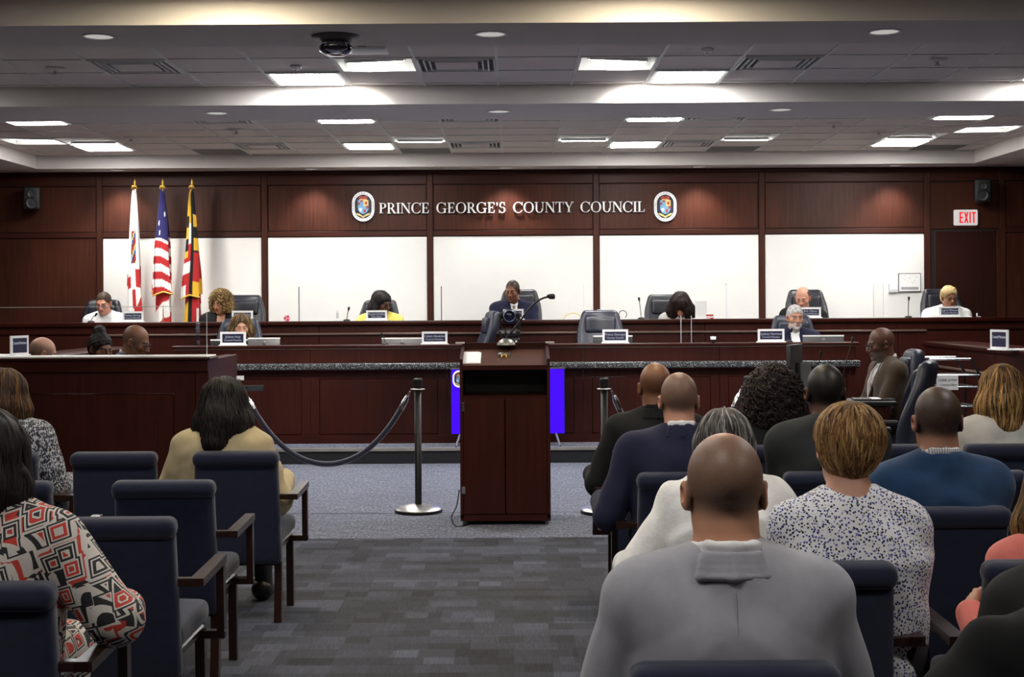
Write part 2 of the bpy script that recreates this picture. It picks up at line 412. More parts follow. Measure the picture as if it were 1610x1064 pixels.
LENS = emit('troffer_lens', (1, .985, .96), PANEL_LIGHT); WARMLENS = emit('warm_troffer_lens', (1, .86, .60), WARM_LIGHT)
FIXW = plain('fixture_white', (.75, .75, .74), .5, nvar=.03)
def where(k, y, A):
    side = 'left' if tx(k) < 0 else 'right'
    return side
def troffer(k, y, label, lens=LENS):
    e = empty('ceiling_light', (tx(k), y, ZC - .012), 0, label, 'ceiling light', 'lit ceiling troffers')
    h, g = .296, .262
    m = MB()
    for a in ((-h, -g, -h, h), (g, h, -h, h), (-g, g, -h, -g), (-g, g, g, h)): m.box(*a, 0, .03)
    m.box(-h, h, -h, h, .028, .04)
    m.build('frame', FIXW, e)
    MB().bbox(-g, g, -g, g, -.006, .012, .01, 1).build('lens', lens, e)
    return e
ordn = {-8: 'far left', 8: 'far right', -7: 'left end', -2: 'left of centre', 3: 'right of centre'}
for k, y in sorted(TROFFERS):
    rown = {11.3: 'beside the second beam', 13.75: 'in the far bay, front row', 16.15: 'in the far bay, row nearest the wall'}[y]
    troffer(k, y, f'square ceiling light {rown}, {ordn[k]}')
for k, pos in ((-2, 'left'), (2, 'right')):
    troffer(k, 7.75, f'warm lit ceiling light before the nearest beam, {pos} one', WARMLENS)
AUDLENS = emit('audience_troffer_lens', (1, .96, .90), AUD_LIGHT)
for k, y, lb in ((-5, 5.4, 'front left'), (0, 5.4, 'front middle'), (5, 5.4, 'front right'), (-5, 2.2, 'rear left'), (0, 2.2, 'rear middle'), (5, 2.2, 'rear right')):
    troffer(k, y, f'ceiling light over the audience, {lb}', AUDLENS)
DARKSLOT = plain('diffuser_slot', (.01, .01, .01), .7)
def diffuser(k, y, label):
    e = empty('air_diffuser', (tx(k), y, ZC - .006), 0, label, 'air vent', 'square ceiling air diffusers')
    h = .292
    MB().box(-h, h, -h, h, .012, .02).build('backing', DARKSLOT, e)
    for s0, s1 in ((.292, .282), (.248, .236), (.206, .194)):
        m = MB()
        for a in ((-s0, -s1, -s0, s0), (s1, s0, -s0, s0), (-s1, s1, -s0, -s1), (-s1, s1, s1, s0)): m.box(*a, -.004, .013)
        m.build('ring', FIXW, e)
    MB().bbox(-.162, .162, -.162, .162, -.006, .013, .003, 1).build('centre_plate', TILE, e)
dn = {-4: 'left', 0: 'middle', 4: 'right'}
for k, y in sorted(DIFFUSERS):
    diffuser(k, y, f'square slotted ceiling vent, {dn[k]} of three, ' + {10.7: 'near ceiling bay', 13.75: 'far bay front row', 16.15: 'far bay back row'}[y])
def aim(o, tgt):
    o.rotation_euler = (Vector(tgt) - o.parent.location - o.location).to_track_quat('-Z', 'Y').to_euler()
def stage_lamp(e, watts, tgt, size):
    l = bpy.data.lights.new('aimed_lamp', 'SPOT'); l.energy = watts; l.spot_size = R(size); l.spot_blend = .6; l.color = (1, .95, .86); l.shadow_soft_size = .1
    o = bpy.data.objects.new('aimed_lamp', l); COL.objects.link(o); o.parent = e; o.location = (0, .1, -.04); aim(o, tgt)
def openlight(k, y, label, tilt, yaw):
    """recessed box with two adjustable bright strips"""
    e = empty('adjustable_light', (tx(k), y, ZC), 0, label, 'ceiling light', 'adjustable recessed ceiling lights')
    h = .295
    m = MB(); m.box(-h, h, -h, h, .125, .135)
    for a in ((-h, -h + .012, -h, h), (h - .012, h, -h, h), (-h, h, -h, -h + .012), (-h, h, h - .012, h)): m.box(*a, 0, .13)
    m.build('housing', FIXW, e)
    if y < 12: stage_lamp(e, STAGE_W, (tx(k) * 3.0, 16.2, 1.45), 48)
    elif k in (-8, 9): stage_lamp(e, STAGE_W * .35, (tx(k) * .55, 17.2, 1.2), 80)
    far_bay = y > 12 and k not in (-8, 9)
    for q in ((1,) if far_bay else (-1, 1)):
        M = Matrix.Rotation(R(yaw), 3, 'Z') @ Matrix.Rotation(R(tilt), 3, 'X')
        c = Vector((0, .02 + q * .085, .05 + q * .02)) if not far_bay else Vector((0, .235, .012))
        b_ = MB().cbox(c, (.46, .075, .03) if not far_bay else (.5, .07, .02), M).build('lamp_head', FIXW, e)
        MB().cbox(c - M @ Vector((0, 0, .017)), (.44, .055, .006) if not far_bay else (.49, .06, .006), M).build('lens', emit('strip_lens', (1, .98, .93), 20), b_)
on = {-1: 'left of centre', 2: 'right of centre', -7: 'left end', 5: 'right', 8: 'right end', -8: 'far left corner', 9: 'far right corner'}
for k, y in sorted(OPENS):
    openlight(k, y, f'recessed tilting strip light, {on[k]}, ' + ('near ceiling bay' if y < 12 else 'far ceiling bay'), 14, {-1: -12, 2: 14}.get(k, 0) if y < 12 else {-8: 14, 9: -14}.get(k, 0))

DLENS = emit('downlight_lens', (1, .97, .92), .35)
def downlight(px, y, label, watts=0, r=.105):
    e = empty('downlight', (SX(px, y), y, ZS), 0, label, 'downlight', 'recessed downlights')
    MB().lathe([(r, -.004), (r, .0), (r * .84, .002), (r * .84, -.006), (r, -.004)], n=28).build('trim_ring', FIXW, e)
    MB().lathe([(r * .84, .0), (r * .5, -.003), (0, -.004)], n=24).build('lens', DLENS, e)
    if watts:
        l = bpy.data.lights.new('downlight_lamp', 'SPOT'); l.energy = watts; l.spot_size = R(105); l.spot_blend = .7; l.color = (1, .96, .9); l.shadow_soft_size = .08
        lo = bpy.data.objects.new('downlight_lamp', l); COL.objects.link(lo); lo.parent = e; lo.location = (0, 0, -.03)
for px, pos in ((158, 'left'), (774, 'middle'), (1393, 'right')): downlight(px, 8.68, f'round downlight in the nearest beam, {pos} of three')
for px, pos in ((343, 'left'), (786, 'middle'), (1230, 'right')): downlight(px, 12.2, f'round downlight in the second beam, {pos} of three')
for px, pos in ((-110, 'beyond the left edge'), (186, 'leftmost in view'), (490, 'second from the left'), (796, 'in the middle'), (1101, 'second from the right'), (1409, 'rightmost'), (1700, 'beyond the right edge')):
    if 0 < px < 1610: downlight(px, 17.33, f'small round downlight in the wall soffit, {pos}', DOWN_W, .085)

# small ceiling things
def disc_sensor(px, py, d, label, r=.045, name='ceiling_sensor'):
    p = P(px, py, d); e = empty(name, (p.x, d, ZC - .002), 0, label, 'sensor', 'small round ceiling sensors')
    MB().lathe([(0, -.028), (r * .5, -.027), (r * .85, -.018), (r, -.004), (r, .002)], n=20).build('cover', WHITE, e)
    MB().lathe([(0, -.033), (r * .18, -.03), (r * .2, -.026)], n=10).build('eye', BLACK, e)
for px, d, lb in ((465, 10.72, 'white round sensor above the left near ceiling light'), (1112, 10.1, 'white round sensor above the right near ceiling light')): disc_sensor(px, 100, d, lb)
def sprinkler(px, d, label, dark=True):
    e = empty('sprinkler', (P(px, 100, d).x, d, ZC), 0, label, 'sprinkler', 'ceiling sprinklers')
    m = TILE if dark else CHROME
    MB().lathe([(.075, 0), (.07, -.012), (.03, -.018), (0, -.018)], n=20).build('escutcheon', m, e)
    MB().lathe([(.012, -.015), (.012, -.045), (.03, -.047), (.03, -.052), (0, -.053)], n=12).build('deflector', STEEL, e)
for px, d, lb in ((87, 10.75, 'sprinkler head at the left of the near ceiling bay'), (1474, 10.6, 'sprinkler head at the right of the near ceiling bay'),
                  (205, 15.2, 'sprinkler head at the left of the far ceiling bay'), (371, 14.6, 'small sprinkler between vents in the far ceiling bay'),
                  (1310, 14.4, 'sprinkler head right of the downlight in the far bay'), (1381, 15.0, 'sprinkler head beside the right lights of the far bay')): sprinkler(px, d, lb)
# dome camera under the nearest beam, wireless access point on the tiles
p = P(528, 60, 8.72); e = empty('dome_camera', (p.x, p.y, ZS), 0, 'black dome security camera hanging under the nearest beam', 'camera')
MB().lathe([(.15, 0), (.15, -.006), (.1, -.014), (.1, -.03), (0, -.03)], n=32).build('base_plate', plain('camera_grey', (.09, .09, .09), .5), e)
MB().lathe([(.088, -.03), (.094, -.06), (.085, -.085), (.0, -.086)], n=32).build('housing', BLACK, e)
MB().lathe([(.098, -.05), (.104, -.07), (.1, -.095), (.07, -.115), (0, -.12), (.066, -.11), (.093, -.092), (.096, -.07), (.093, -.05)], n=32).build('dome', glass('camera_dome', (.8, .8, .85), .2), e)
MB().tube([(-.05, -.02, -.09), (.05, -.02, -.09)], .018).build('lens', CHROME, e)
p = P(572, 79, 9.95); e = empty('wireless_access_point', (p.x, p.y, ZC), 0, 'flat white wireless access point beside the dome camera', 'access point')
MB().bbox(-.17, .17, -.12, .12, -.035, 0, .015, 2).build('body', WHITE, e); MB().box(-.03, .03, -.125, -.118, -.02, -.012).build('status_light', SILVER, e)

# wall loudspeakers, exit sign, evacuation plan
for px, py, lb in ((50, 312, 'black wall loudspeaker high on the left of the dais wall'), (1545, 300, 'black wall loudspeaker above the exit sign')):
    p = P(px, py, WALL - .2); e = empty('wall_speaker', p, R(18 if px < 800 else -18), lb, 'loudspeaker', 'wall loudspeakers')
    b_ = MB().bbox(-.1, .1, -.09, .1, -.14, .14, .02, 2).build('cabinet', plain('speaker_black', (.004, .0045, .006), .6), e)
    MB().lathe([(.055, .092), (.06, .097), (.045, .094), (.0, .085)], (0, 0, .05), axis='y', n=20).build('tweeter', BLACKM, e)
    MB().lathe([(.075, .092), (.08, .098), (.06, .094), (.0, .08)], (0, 0, -.06), axis='y', n=24).build('woofer', BLACKM, e)
    MB().tube([(0, .08, 0), (0, .17, -.02), (0, .2, -.02)], .015).build('bracket', BLACKM, e)
p = P(1518, 342, WALL - .05); e = empty('exit_sign', p, 0, 'white exit sign with red lettering over the door', 'sign')
MB().bbox(-.148, .148, -.03, .02, -.098, .098, .015, 2).build('housing', emit('exit_face', (.85, .80, .78), .55), e)
EXRED = emit('exit_red', (.9, .02, .03), .8)
def seg_letter(m, kind, x, w_, h, s, y):
    if kind == 'E':
        m.box(x, x + s, -y, -y + .003, -h, h)
        for z in (-h, -s / 2, h - s): m.box(x, x + w_, -y, -y + .003, z, z + s)
    elif kind == 'X':
        for a, b_ in ((x, x + w_ - s), (x + w_ - s, x)): m.prism([(a, -h), (a + s, -h), (b_ + s, h), (b_, h)], -y, -y + .003)
    elif kind == 'I': m.box(x, x + s, -y, -y + .003, -h, h)
    elif kind == 'T': m.box(x, x + w_, -y, -y + .003, h - s, h); m.box(x + w_ / 2 - s / 2, x + w_ / 2 + s / 2, -y, -y + .003, -h, h)
m = MB(); x = -.085
for ch, w_ in (('E', .045), ('X', .055), ('I', .018), ('T', .05)): seg_letter(m, ch, x, w_, .068, .018, .033); x += w_ + .012
m.build('lettering', EXRED, e)
p = P(1430, 444, WALL - .03); e = empty('evacuation_plan', p, 0, 'small framed evacuation plan on the right white panel', 'plan')
MB().bbox(-.142, .142, -.008, .008, -.118, .118, .003, 1).build('frame', plain('plan_frame', (.12, .11, .10), .5), e)
MB().box(-.132, .132, -.011, -.007, -.108, .108).build('sheet', PAPER, e)
m = MB(); rnd = random.Random(3)
for i in range(26):
    x = rnd.uniform(-.11, .09); z = rnd.uniform(-.03, .085); m.box(x, x + rnd.uniform(.004, .02), -.012, -.0105, z, z + .003)
m.box(-.11, .11, -.012, -.0105, -.09, -.055); m.build('drawing', plain('plan_ink', (.35, .33, .36), .8), e)['kind'] = 'stuff'
p = P(1404, 453, WALL - .03); e = empty('wall_notice', p, 0, 'small white notice holder left of the evacuation plan', 'notice')
MB().bbox(-.055, .055, -.02, .01, -.055, .055, .004, 1).build('holder', PLEXIEDGE, e); MB().box(-.048, .048, -.022, -.018, -.02, .05).build('sheet', PAPER, e)
# ------------------------------------------------------------------ wall lettering (cut-out serif capitals) and seals
SLET = plain('letter_white', (.90, .90, .89), .4, nvar=.02)
def arc(cx, cz, rx, rz, a0, a1, thick, thin, n=26):
    """stroke along an ellipse, heavy where it runs upright; inner and outer lines"""
    L, Rr = [], []
    for i in range(n + 1):
        a = R(a0 + (a1 - a0) * i / n); c, s_ = math.cos(a), math.sin(a)
        wd = thin + (thick - thin) * abs(c) ** 1.6
        L.append((cx + (rx) * c, cz + (rz) * s_)); Rr.append((cx + (rx - wd) * c, cz + (rz - (thin + (wd - thin) * .25)) * s_))
    return L, Rr
def glyph(ch):
    """capital of height 1: MB and advance width"""
    m = MB(); y0, y1 = -.09, .09; st, th = .145, .055; sf = .045
    def stem(x, z0=0, z1=1, w_=st): m.box(x, x + w_, y0, y1, z0, z1)
    def serif(x0, x1, z): m.box(x0, x1, y0, y1, z, z + sf)
    def line(xa, za, xb, zb, w_): m.prism([(xa, za), (xa + w_, za), (xb + w_, zb), (xb, zb)], y0, y1)
    if ch == 'I': stem(.09); serif(0, .325, 0); serif(0, .325, 1 - sf); adv = .36
    elif ch == 'P' or ch == 'R':
        stem(.09); serif(0, .34, 0); serif(0, .25, 1 - sf)
        m.strip(*arc(.30, .735, .33, .265, -90, 90, st, th), y0, y1); m.box(.2, .32, y0, y1, 1 - th, 1); m.box(.2, .32, y0, y1, .47, .47 + th); adv = .68
        if ch == 'R': line(.62, 0, .30, .50, .17); serif(.56, .84, 0); adv = .80
    elif ch == 'N':
        stem(.09, 0, 1, .06); stem(.72, 0, 1, .06); line(.70, 0, .06, 1, .17); serif(0, .25, 0); serif(0, .2, 1 - sf); serif(.62, .88, 1 - sf); adv = .90
    elif ch == 'E' or ch == 'L':
        stem(.09); serif(0, .3, 0); m.box(.09, .6, y0, y1, 0, th); m.prism([(.6, 0), (.65, .28), (.61, .28), (.52, th), (.5, 0)], y0, y1); adv = .70
        if ch == 'E':
            serif(0, .3, 1 - sf); m.box(.09, .57, y0, y1, 1 - th, 1); m.prism([(.49, 1), (.60, 1), (.61, .77), (.57, .77), (.52, 1 - th)], y0, y1)
            m.box(.2, .47, y0, y1, .48, .48 + th); m.box(.44, .48, y0, y1, .38, .64)
        else: serif(0, .34, 1 - sf); adv = .66
    elif ch in 'CGO':
        rx = .46
        if ch == 'O': m.strip(*arc(.48, .5, rx, .52, 0, 360, .16, .05, 44), y0, y1); adv = .98
        else:
            m.strip(*arc(.48, .5, rx, .52, 42, 318, .16, .05, 40), y0, y1); m.prism([(.80, .68), (.85, .68), (.85, 1.0), (.81, 1.0), (.76, .86)], y0, y1); adv = .90
            if ch == 'G': stem(.70, .02, .42); serif(.58, .95, .40); adv = .98
            else: m.prism([(.80, .18), (.86, .26), (.83, .28), (.74, .16)], y0, y1)
    elif ch == 'S':
        m.strip(*arc(.31, .74, .25, .28, 30, 262, .13, .055, 24), y0, y1); m.strip(*arc(.31, .27, .28, .29, 82, -150, .14, .055, 24), y0, y1)
        m.prism([(.49, .7), (.53, .7), (.53, 1), (.49, 1)], y0, y1); m.prism([(.03, 0), (.07, 0), (.07, .32), (.03, .32)], y0, y1); adv = .66
    elif ch == 'U':
        stem(.09, .33, 1); stem(.70, .33, 1, .06); m.strip(*arc(.425, .36, .335, .38, 180, 360, .145, .06, 26), y0, y1); serif(0, .33, 1 - sf); serif(.60, .87, 1 - sf); adv = .90
    elif ch == 'T':
        stem(.30); serif(.2, .55, 0); m.box(.03, .72, y0, y1, 1 - th, 1); m.prism([(.02, 1), (.09, 1), (.06, .74), (.02, .74)], y0, y1); m.prism([(.66, 1), (.73, 1), (.73, .74), (.69, .74)], y0, y1); adv = .76
    elif ch == 'Y':
        stem(.33, 0, .5); line(.33, .44, .04, 1, .16); line(.42, .44, .68, 1, .06); serif(.22, .58, 0); serif(-.02, .28, 1 - sf); serif(.60, .85, 1 - sf); adv = .82
    elif ch == "'":
        m.prism([(.05, .98), (.18, .98), (.20, .88), (.12, .66), (.08, .66), (.11, .80), (.05, .84)], y0, y1); adv = .24
    return m, adv
TXT = "PRINCE GEORGE'S COUNTY COUNCIL"
YL = WALL - .045
z0 = P(805, 334.2, YL).z; xa, xb = SX(597, YL), SX(1015.5, YL)
CAPH = 16.4 / F * YL; BIGH = CAPH
gl, tot = [], 0
for w_ in TXT.split(' '):
    for i, ch in enumerate(w_):
        sc = BIGH if (i == 0) else CAPH
        gl.append((ch, tot, sc)); tot += glyph(ch)[1] * sc + .004
    tot += .075
k = (xb - xa) / (tot - .075)
e = empty('wall_lettering', (xa, YL, z0), 0, "raised white serif capitals naming the council across the wood wall", 'lettering')
gm = {}
for ch, x, sc in gl:
    if ch not in gm: gm[ch] = glyph(ch)[0].mesh('letter', SLET)
    o = link('letter', gm[ch], e, (x * k, 0, 0)); o.scale = (sc * k, .12, sc)

def stadium(w_, h, n=14):
    r = w_; c = h - r; pts = []
    for i in range(n + 1): a = math.pi * i / n; pts.append((r * math.cos(a), c + r * math.sin(a)))
    for i in range(n + 1): a = math.pi + math.pi * i / n; pts.append((r * math.cos(a), -c + r * math.sin(a)))
    return pts
SEALN, SEALB, SEALR, SEALY = plain('seal_navy', (.012, .012, .035), .5), plain('seal_blue', (.18, .42, .68), .5), plain('seal_red', (.45, .05, .03), .5), plain('seal_gold', (.80, .62, .22), .5)
def seal_parts(e, W=1.0, y=0, ring=True, em=None):
    """county seal: white stadium ring, navy field, quartered shield, crown, ribbon; W is its half height"""
    def ps(poly): return [(a * W, b_ * W) for a, b_ in poly]
    MB().prism(ps(stadium(.76, 1.0)), y - .012, y).build('rim', SEALN, e)
    MB().prism(ps(stadium(.72, .96)), y - .018, y).build('ring', em or WHITE, e)
    MB().prism(ps(stadium(.54, .76)), y - .021, y).build('field', SEALN, e)
    sh = [(-.34, .40), (.34, .40), (.34, -.18), (.22, -.38), (0, -.5), (-.22, -.38), (-.34, -.18)]
    MB().prism(ps(sh), y - .025, y - .01).build('shield', SEALB, e)
    MB().prism(ps([(.02, .40), (.34, .40), (.34, .02), (.02, .02)]), y - .028, y - .01).build('gold_quarter', SEALY, e)
    m = MB()
    for a, b_, c, d in ((-.18, .28, -.03, .40), (-.33, .10, -.2, .26), (.2, -.15, .33, .05), (.03, -.38, .17, -.18), (.12, .12, .26, .3)): m.prism(ps([(a, b_), (c, b_), (c, d), (a, d)]), y - .030, y - .02)
    m.build('red_charges', SEALR, e)
    m = MB(); m.prism(ps([(-.22, .44), (.22, .44), (.28, .62), (.12, .68), (0, .60), (-.12, .68), (-.28, .62)]), y - .028, y - .01); m.build('crown', SEALR, e)
    m = MB(); m.prism(ps([(-.24, .40), (.24, .40), (.24, .46), (-.24, .46)]), y - .031, y - .01); m.build('crown_band', SEALY, e)
    m = MB(); m.prism(ps([(-.46, -.42), (-.25, -.46), (0, -.62), (.25, -.46), (.46, -.42), (.38, -.54), (.1, -.66), (0, -.74), (-.1, -.66), (-.38, -.54)]), y - .028, y - .01); m.build('ribbon', SEALY, e)
    m = MB(); m.prism(ps([(-.26, -.12), (-.1, -.1), (-.06, -.24), (-.16, -.34), (-.26, -.26)]), y - .030, y - .02); m.build('white_charge', WHITE, e)
    if ring:
        def put(word, pts):
            for ch, (x, z, a) in zip(word, pts):
                me = text_mesh(ch, .115 * W, SEALN, .002)
                o = link('ring_letter', me, e); o.matrix_local = Matrix.Translation((x * W, y - .020, z * W)) @ Matrix.Rotation(a, 4, 'Y') @ Matrix.Rotation(R(90), 4, 'X')
        def top(word):
            n = len(word); put(word, [(.63 * math.sin(a), .24 + .61 * math.cos(a), a) for a in [R(-58 + 116 * i / (n - 1)) for i in range(n)]])
        top("GEORGE'S")
        put("PRINCE", [(-.63, -.25 + .1 * i, R(-90)) for i in range(6)]); put("COUNTY", [(.63, .28 - .1 * i, R(90)) for i in range(6)])
        n = 8; put("MARYLAND", [(.63 * math.sin(a), -.24 - .61 * math.cos(a), -a) for a in [R(-55 + 110 * i / (n - 1)) for i in range(n)]])
for px, lb in ((571, 'oval county seal left of the wall lettering'), (1046, 'oval county seal right of the wall lettering')):
    e = empty('county_seal', P(px, 324.5, YL), 0, lb, 'seal', 'county seals'); seal_parts(e, 24.5 / F * YL, .02)

# ------------------------------------------------------------------ daises, wings, staff desk
GRAN = None
def granite():
    m, t, b = nt('black_granite'); b.inputs['Roughness'].default_value = .25
    v = coords(t); n = node(t, 'ShaderNodeTexVoronoi', i_Scale=130.0); lk(t, v, n.inputs['Vector'])
    n2 = node(t, 'ShaderNodeTexNoise', i_Scale=70.0, i_Detail=5.0); lk(t, v, n2.inputs['Vector'])
    mx = node(t, 'ShaderNodeMath', operation='MULTIPLY'); lk(t, n.outputs[0], mx.inputs[0]); lk(t, n2.outputs[0], mx.inputs[1])
    lk(t, ramp(t, mx.outputs[0], [(.2, (.02, .021, .024)), (.34, (.10, .105, .11)), (.42, (.42, .43, .44))]), b.inputs['Base Color']); return m
GRAN = granite()
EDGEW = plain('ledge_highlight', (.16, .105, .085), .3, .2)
def panelled(e, x0, x1, y, z0, z1, n, frame=.09, d=.03, name='front_panel'):
    """row of n framed panels facing the camera"""
    pw = (x1 - x0) / n
    for i in range(n):
        a, b_ = x0 + i * pw, x0 + (i + 1) * pw
        f = MB()
        f.box(a + .002, a + frame, y, y + d, z0, z1).box(b_ - frame, b_ - .002, y, y + d, z0, z1).box(a + frame, b_ - frame, y, y + d, z0, z0 + frame).box(a + frame, b_ - frame, y, y + d, z1 - frame, z1)
        f.build('panel_frame', WOOD, e)
        MB().bbox(a + frame + .003, b_ - frame - .003, y + .008, y + d + .01, z0 + frame + .003, z1 - frame - .003, .006, 1).build(name, WOOD, e)
# upper dais
e = empty('upper_dais', (0, UP_D, STEP_Z), 0, 'upper mahogany dais running along the wall', 'dais')
def at0(m, dy, dz):      # shift a mesh builder into the local frame of its parent
    m.v = [(a, b_ - dy, c - dz) for a, b_, c in m.v]; return m
def part(m, name, mat, e): return at0(m, e.location.y, e.location.z).build(name, mat, e)
UX0, UX1 = -6.6, 6.6
zt = P(805, 523, UP_D).z
n = 6
for i in range(n):
    a, b_ = UX0 + (UX1 - UX0) * i / n, UX0 + (UX1 - UX0) * (i + 1) / n
    part(MB().bbox(a + .002, b_ - .002, UP_D, UP_D + .05, .5, zt - .015, .003, 1), 'lower_panel', WOOD, e)
    part(MB().bbox(a + .002, b_ - .002, UP_D + .02, UP_D + .06, zt + .01, UP_Z - .05, .003, 1), 'upper_panel', WOOD, e)
part(MB().bbox(-4.78, 4.72, UP_D - .03, UP_D + .06, zt - .014, zt + .01, .005, 2), 'trim_ledge', EDGEW, e)
part(MB().bbox(UX0, UX1, UP_D - .02, UP_D + .16, UP_Z - .05, UP_Z, .008, 2), 'counter_cap', WOODX, e)
part(MB().box(UX0, UX1, UP_D + .06, UP_D + .5, UP_Z - .2, UP_Z - .16), 'desk_top', WOODX, e)
part(MB().box(UX0, UX1, UP_D + .05, UP_D + .08, UPP_Z, UP_Z - .05), 'inner_board', WOOD, e)
# lower dais
LX0, LX1 = -3.5, SX(1345, LOW_D)
e = empty('lower_dais', (0, LOW_D, STEP_Z), 0, 'lower mahogany dais with a black granite ledge behind the lectern', 'dais')
gz1, gz0 = P(805, 569.5, LOW_D - .1).z, P(805, 579.5, LOW_D - .1).z
panelled_z0 = STEP_Z
sub = empty('tmp')
def pan(e, x0, x1, y, z0, z1, n, name='front_panel', frame=.09):
    ly, lz = e.location.y, e.location.z
    panelled(e, x0 - e.location.x, x1 - e.location.x, y - ly, z0 - lz, z1 - lz, n, frame, name=name)
bpy.data.objects.remove(sub)
pan(e, LX0, LX1, LOW_D, STEP_Z, gz0 - .005, 5)
part(MB().box(LX0, LX1, LOW_D - .012, LOW_D, STEP_Z, STEP_Z + .09), 'plinth', WOODX, e)
part(MB().bbox(LX0, LX1 + .02, LOW_D - .12, LOW_D + .1, gz0, gz1, .012, 2), 'granite_ledge', GRAN, e)
part(MB().bbox(LX0, LX1 + .02, LOW_D - .10, LOW_D + .1, gz0 - .012, gz0, .003, 1), 'ledge_moulding', WOODX, e)
for i in range(5):
    a, b_ = LX0 + (LX1 - LX0) * i / 5, LX0 + (LX1 - LX0) * (i + 1) / 5
    part(MB().bbox(a + .002, b_ - .002, LOW_D, LOW_D + .05, gz1, LOW_Z - .03, .003, 1), 'upper_panel', WOOD, e)
part(MB().bbox(LX0 - .02, LX1 + .03, LOW_D - .03, LOW_D + .2, LOW_Z - .026, LOW_Z, .006, 2), 'counter_cap', WOODX, e)
part(MB().box(LX0, LX1, LOW_D - .012, LOW_D, LOW_Z - .04, LOW_Z - .031), 'cap_bead', EDGEW, e)
part(MB().box(LX0, LX1, LOW_D + .05, LOW_D + .42, LOW_Z - .22, LOW_Z - .18), 'desk_top', WOODX, e)
for x in (LX0, LX1 - .03): part(MB().box(x, x + .03, LOW_D + .03, LOW_D + .5, LOWP_Z, LOW_Z - .03), 'end_panel', WOOD, e)
# wings at both sides
for sgn, lb in ((1, 'dark side wing of the dais at the right edge'), (-1, 'dark side wing of the dais behind the staff desk')):
    e = empty('dais_wing', (0, 12.3, 0), 0, lb, 'dais')
    xa = (4.66 if sgn > 0 else 4.2)
    def bx(a, b_, *r): return MB().bbox(min(sgn * a, sgn * b_), max(sgn * a, sgn * b_), *r)
    zw = 1.13
    for i in range(3):
        y0, y1 = 12.35 + i * 1.15, 12.35 + (i + 1) * 1.15
        part(bx(xa, xa + .05, y0 + .003, y1 - .003, STEP_Z if y0 > STEP_D else 0, zw - .05, .004, 1), 'side_panel', WOOD, e)
    part(bx(xa, HALF - .25, 12.3, 12.35, 0, zw - .05, .004, 1), 'end_panel', WOOD, e)
    part(bx(xa - .03, xa + .5, 12.27, 15.8, zw - .05, zw, .006, 2), 'counter_cap', WOODX, e)
    part(bx(xa - .02, HALF - .2, 12.24, 12.5, zw - .05, zw, .006, 2), 'end_cap', WOODX, e)
    part(bx(xa - .035, xa, 12.27, 15.8, .86, .885, .004, 1), 'trim_ledge', EDGEW, e)
# staff desk on the left
SD = 10.5
DX1 = SX(327, SD); sz = P(160, 560, SD).z
struct(MB().box(-HALF, DX1 - .15, SD + .1, 12.0, 0, .15).build('floor', CARPR), 'low platform behind the staff desk')
e = empty('staff_desk', (0, SD, 0), 0, 'dark mahogany staff desk with a pale top edge at the left', 'desk')
pan(e, -5.2, DX1 - .1, SD, 0, sz - .12, 2, 'front_panel', .16)
part(MB().bbox(-5.2, DX1, SD - .02, SD + .02, sz - .12, sz - .03, .004, 1), 'fascia', WOODX, e)
part(MB().bbox(-5.2, DX1 + .02, SD - .04, SD + .28, sz - .03, sz - .012, .004, 1), 'counter_cap', WOODX, e)
part(MB().bbox(-5.2, DX1 + .0, SD - .045, SD + .28, sz - .012, sz, .003, 1), 'pale_edge', plain('pale_laminate', (.62, .60, .58), .4), e)
part(MB().bbox(DX1 - .1, DX1, SD, SD + 1.1, 0, sz - .03, .004, 1), 'end_panel', WOOD, e)
part(MB().box(-5.2, DX1 - .1, SD + .03, SD + .55, .85, .89), 'desk_top', WOODX, e)
def plexi(name, x0, x1, y0, y1, z0, z1, label, edges_=('top',), feet=False, group='clear desk shields'):
    e = empty(name, ((x0 + x1) / 2, (y0 + y1) / 2, z0), 0, label, 'screen', group)
    a, b_ = (x1 - x0) / 2, (y1 - y0) / 2; h = z1 - z0
    MB().box(-a, a, -b_, b_, 0, h).build('sheet', PLEXI, e)
    if 'top' in edges_: MB().box(-a, a, -b_ - .0005, b_ + .0005, h - .004, h + .0005).build('top_edge', PLEXIEDGE, e)
    if 'left' in edges_: MB().box(-a - .001, -a + .006, -b_ - .001, b_ + .001, 0, h).build('side_edge', PLEXIEDGE, e)
    if 'right' in edges_: MB().box(a - .004, a + .001, -b_ - .001, b_ + .001, 0, h).build('side_edge', PLEXIEDGE, e)
    if 'dark' in edges_: MB().box(-a - .002, a + .002, -b_ - .003, -b_, 0, h).build('dark_edge', plain('screen_edge_dark', (.05, .05, .05), .5), e)
    return e
pz = P(150, 482, SD + .12).z
plexi('desk_shield', -5.2, SX(270, SD + .1), SD + .1, SD + .106, sz, pz, 'wide clear shield standing on the staff desk')
plexi('desk_shield', SX(274, SD + .1), SX(325, SD + .1), SD + .1, SD + .106, sz, P(326, 492, SD).z, 'narrow clear shield at the right end of the staff desk', ('right',))
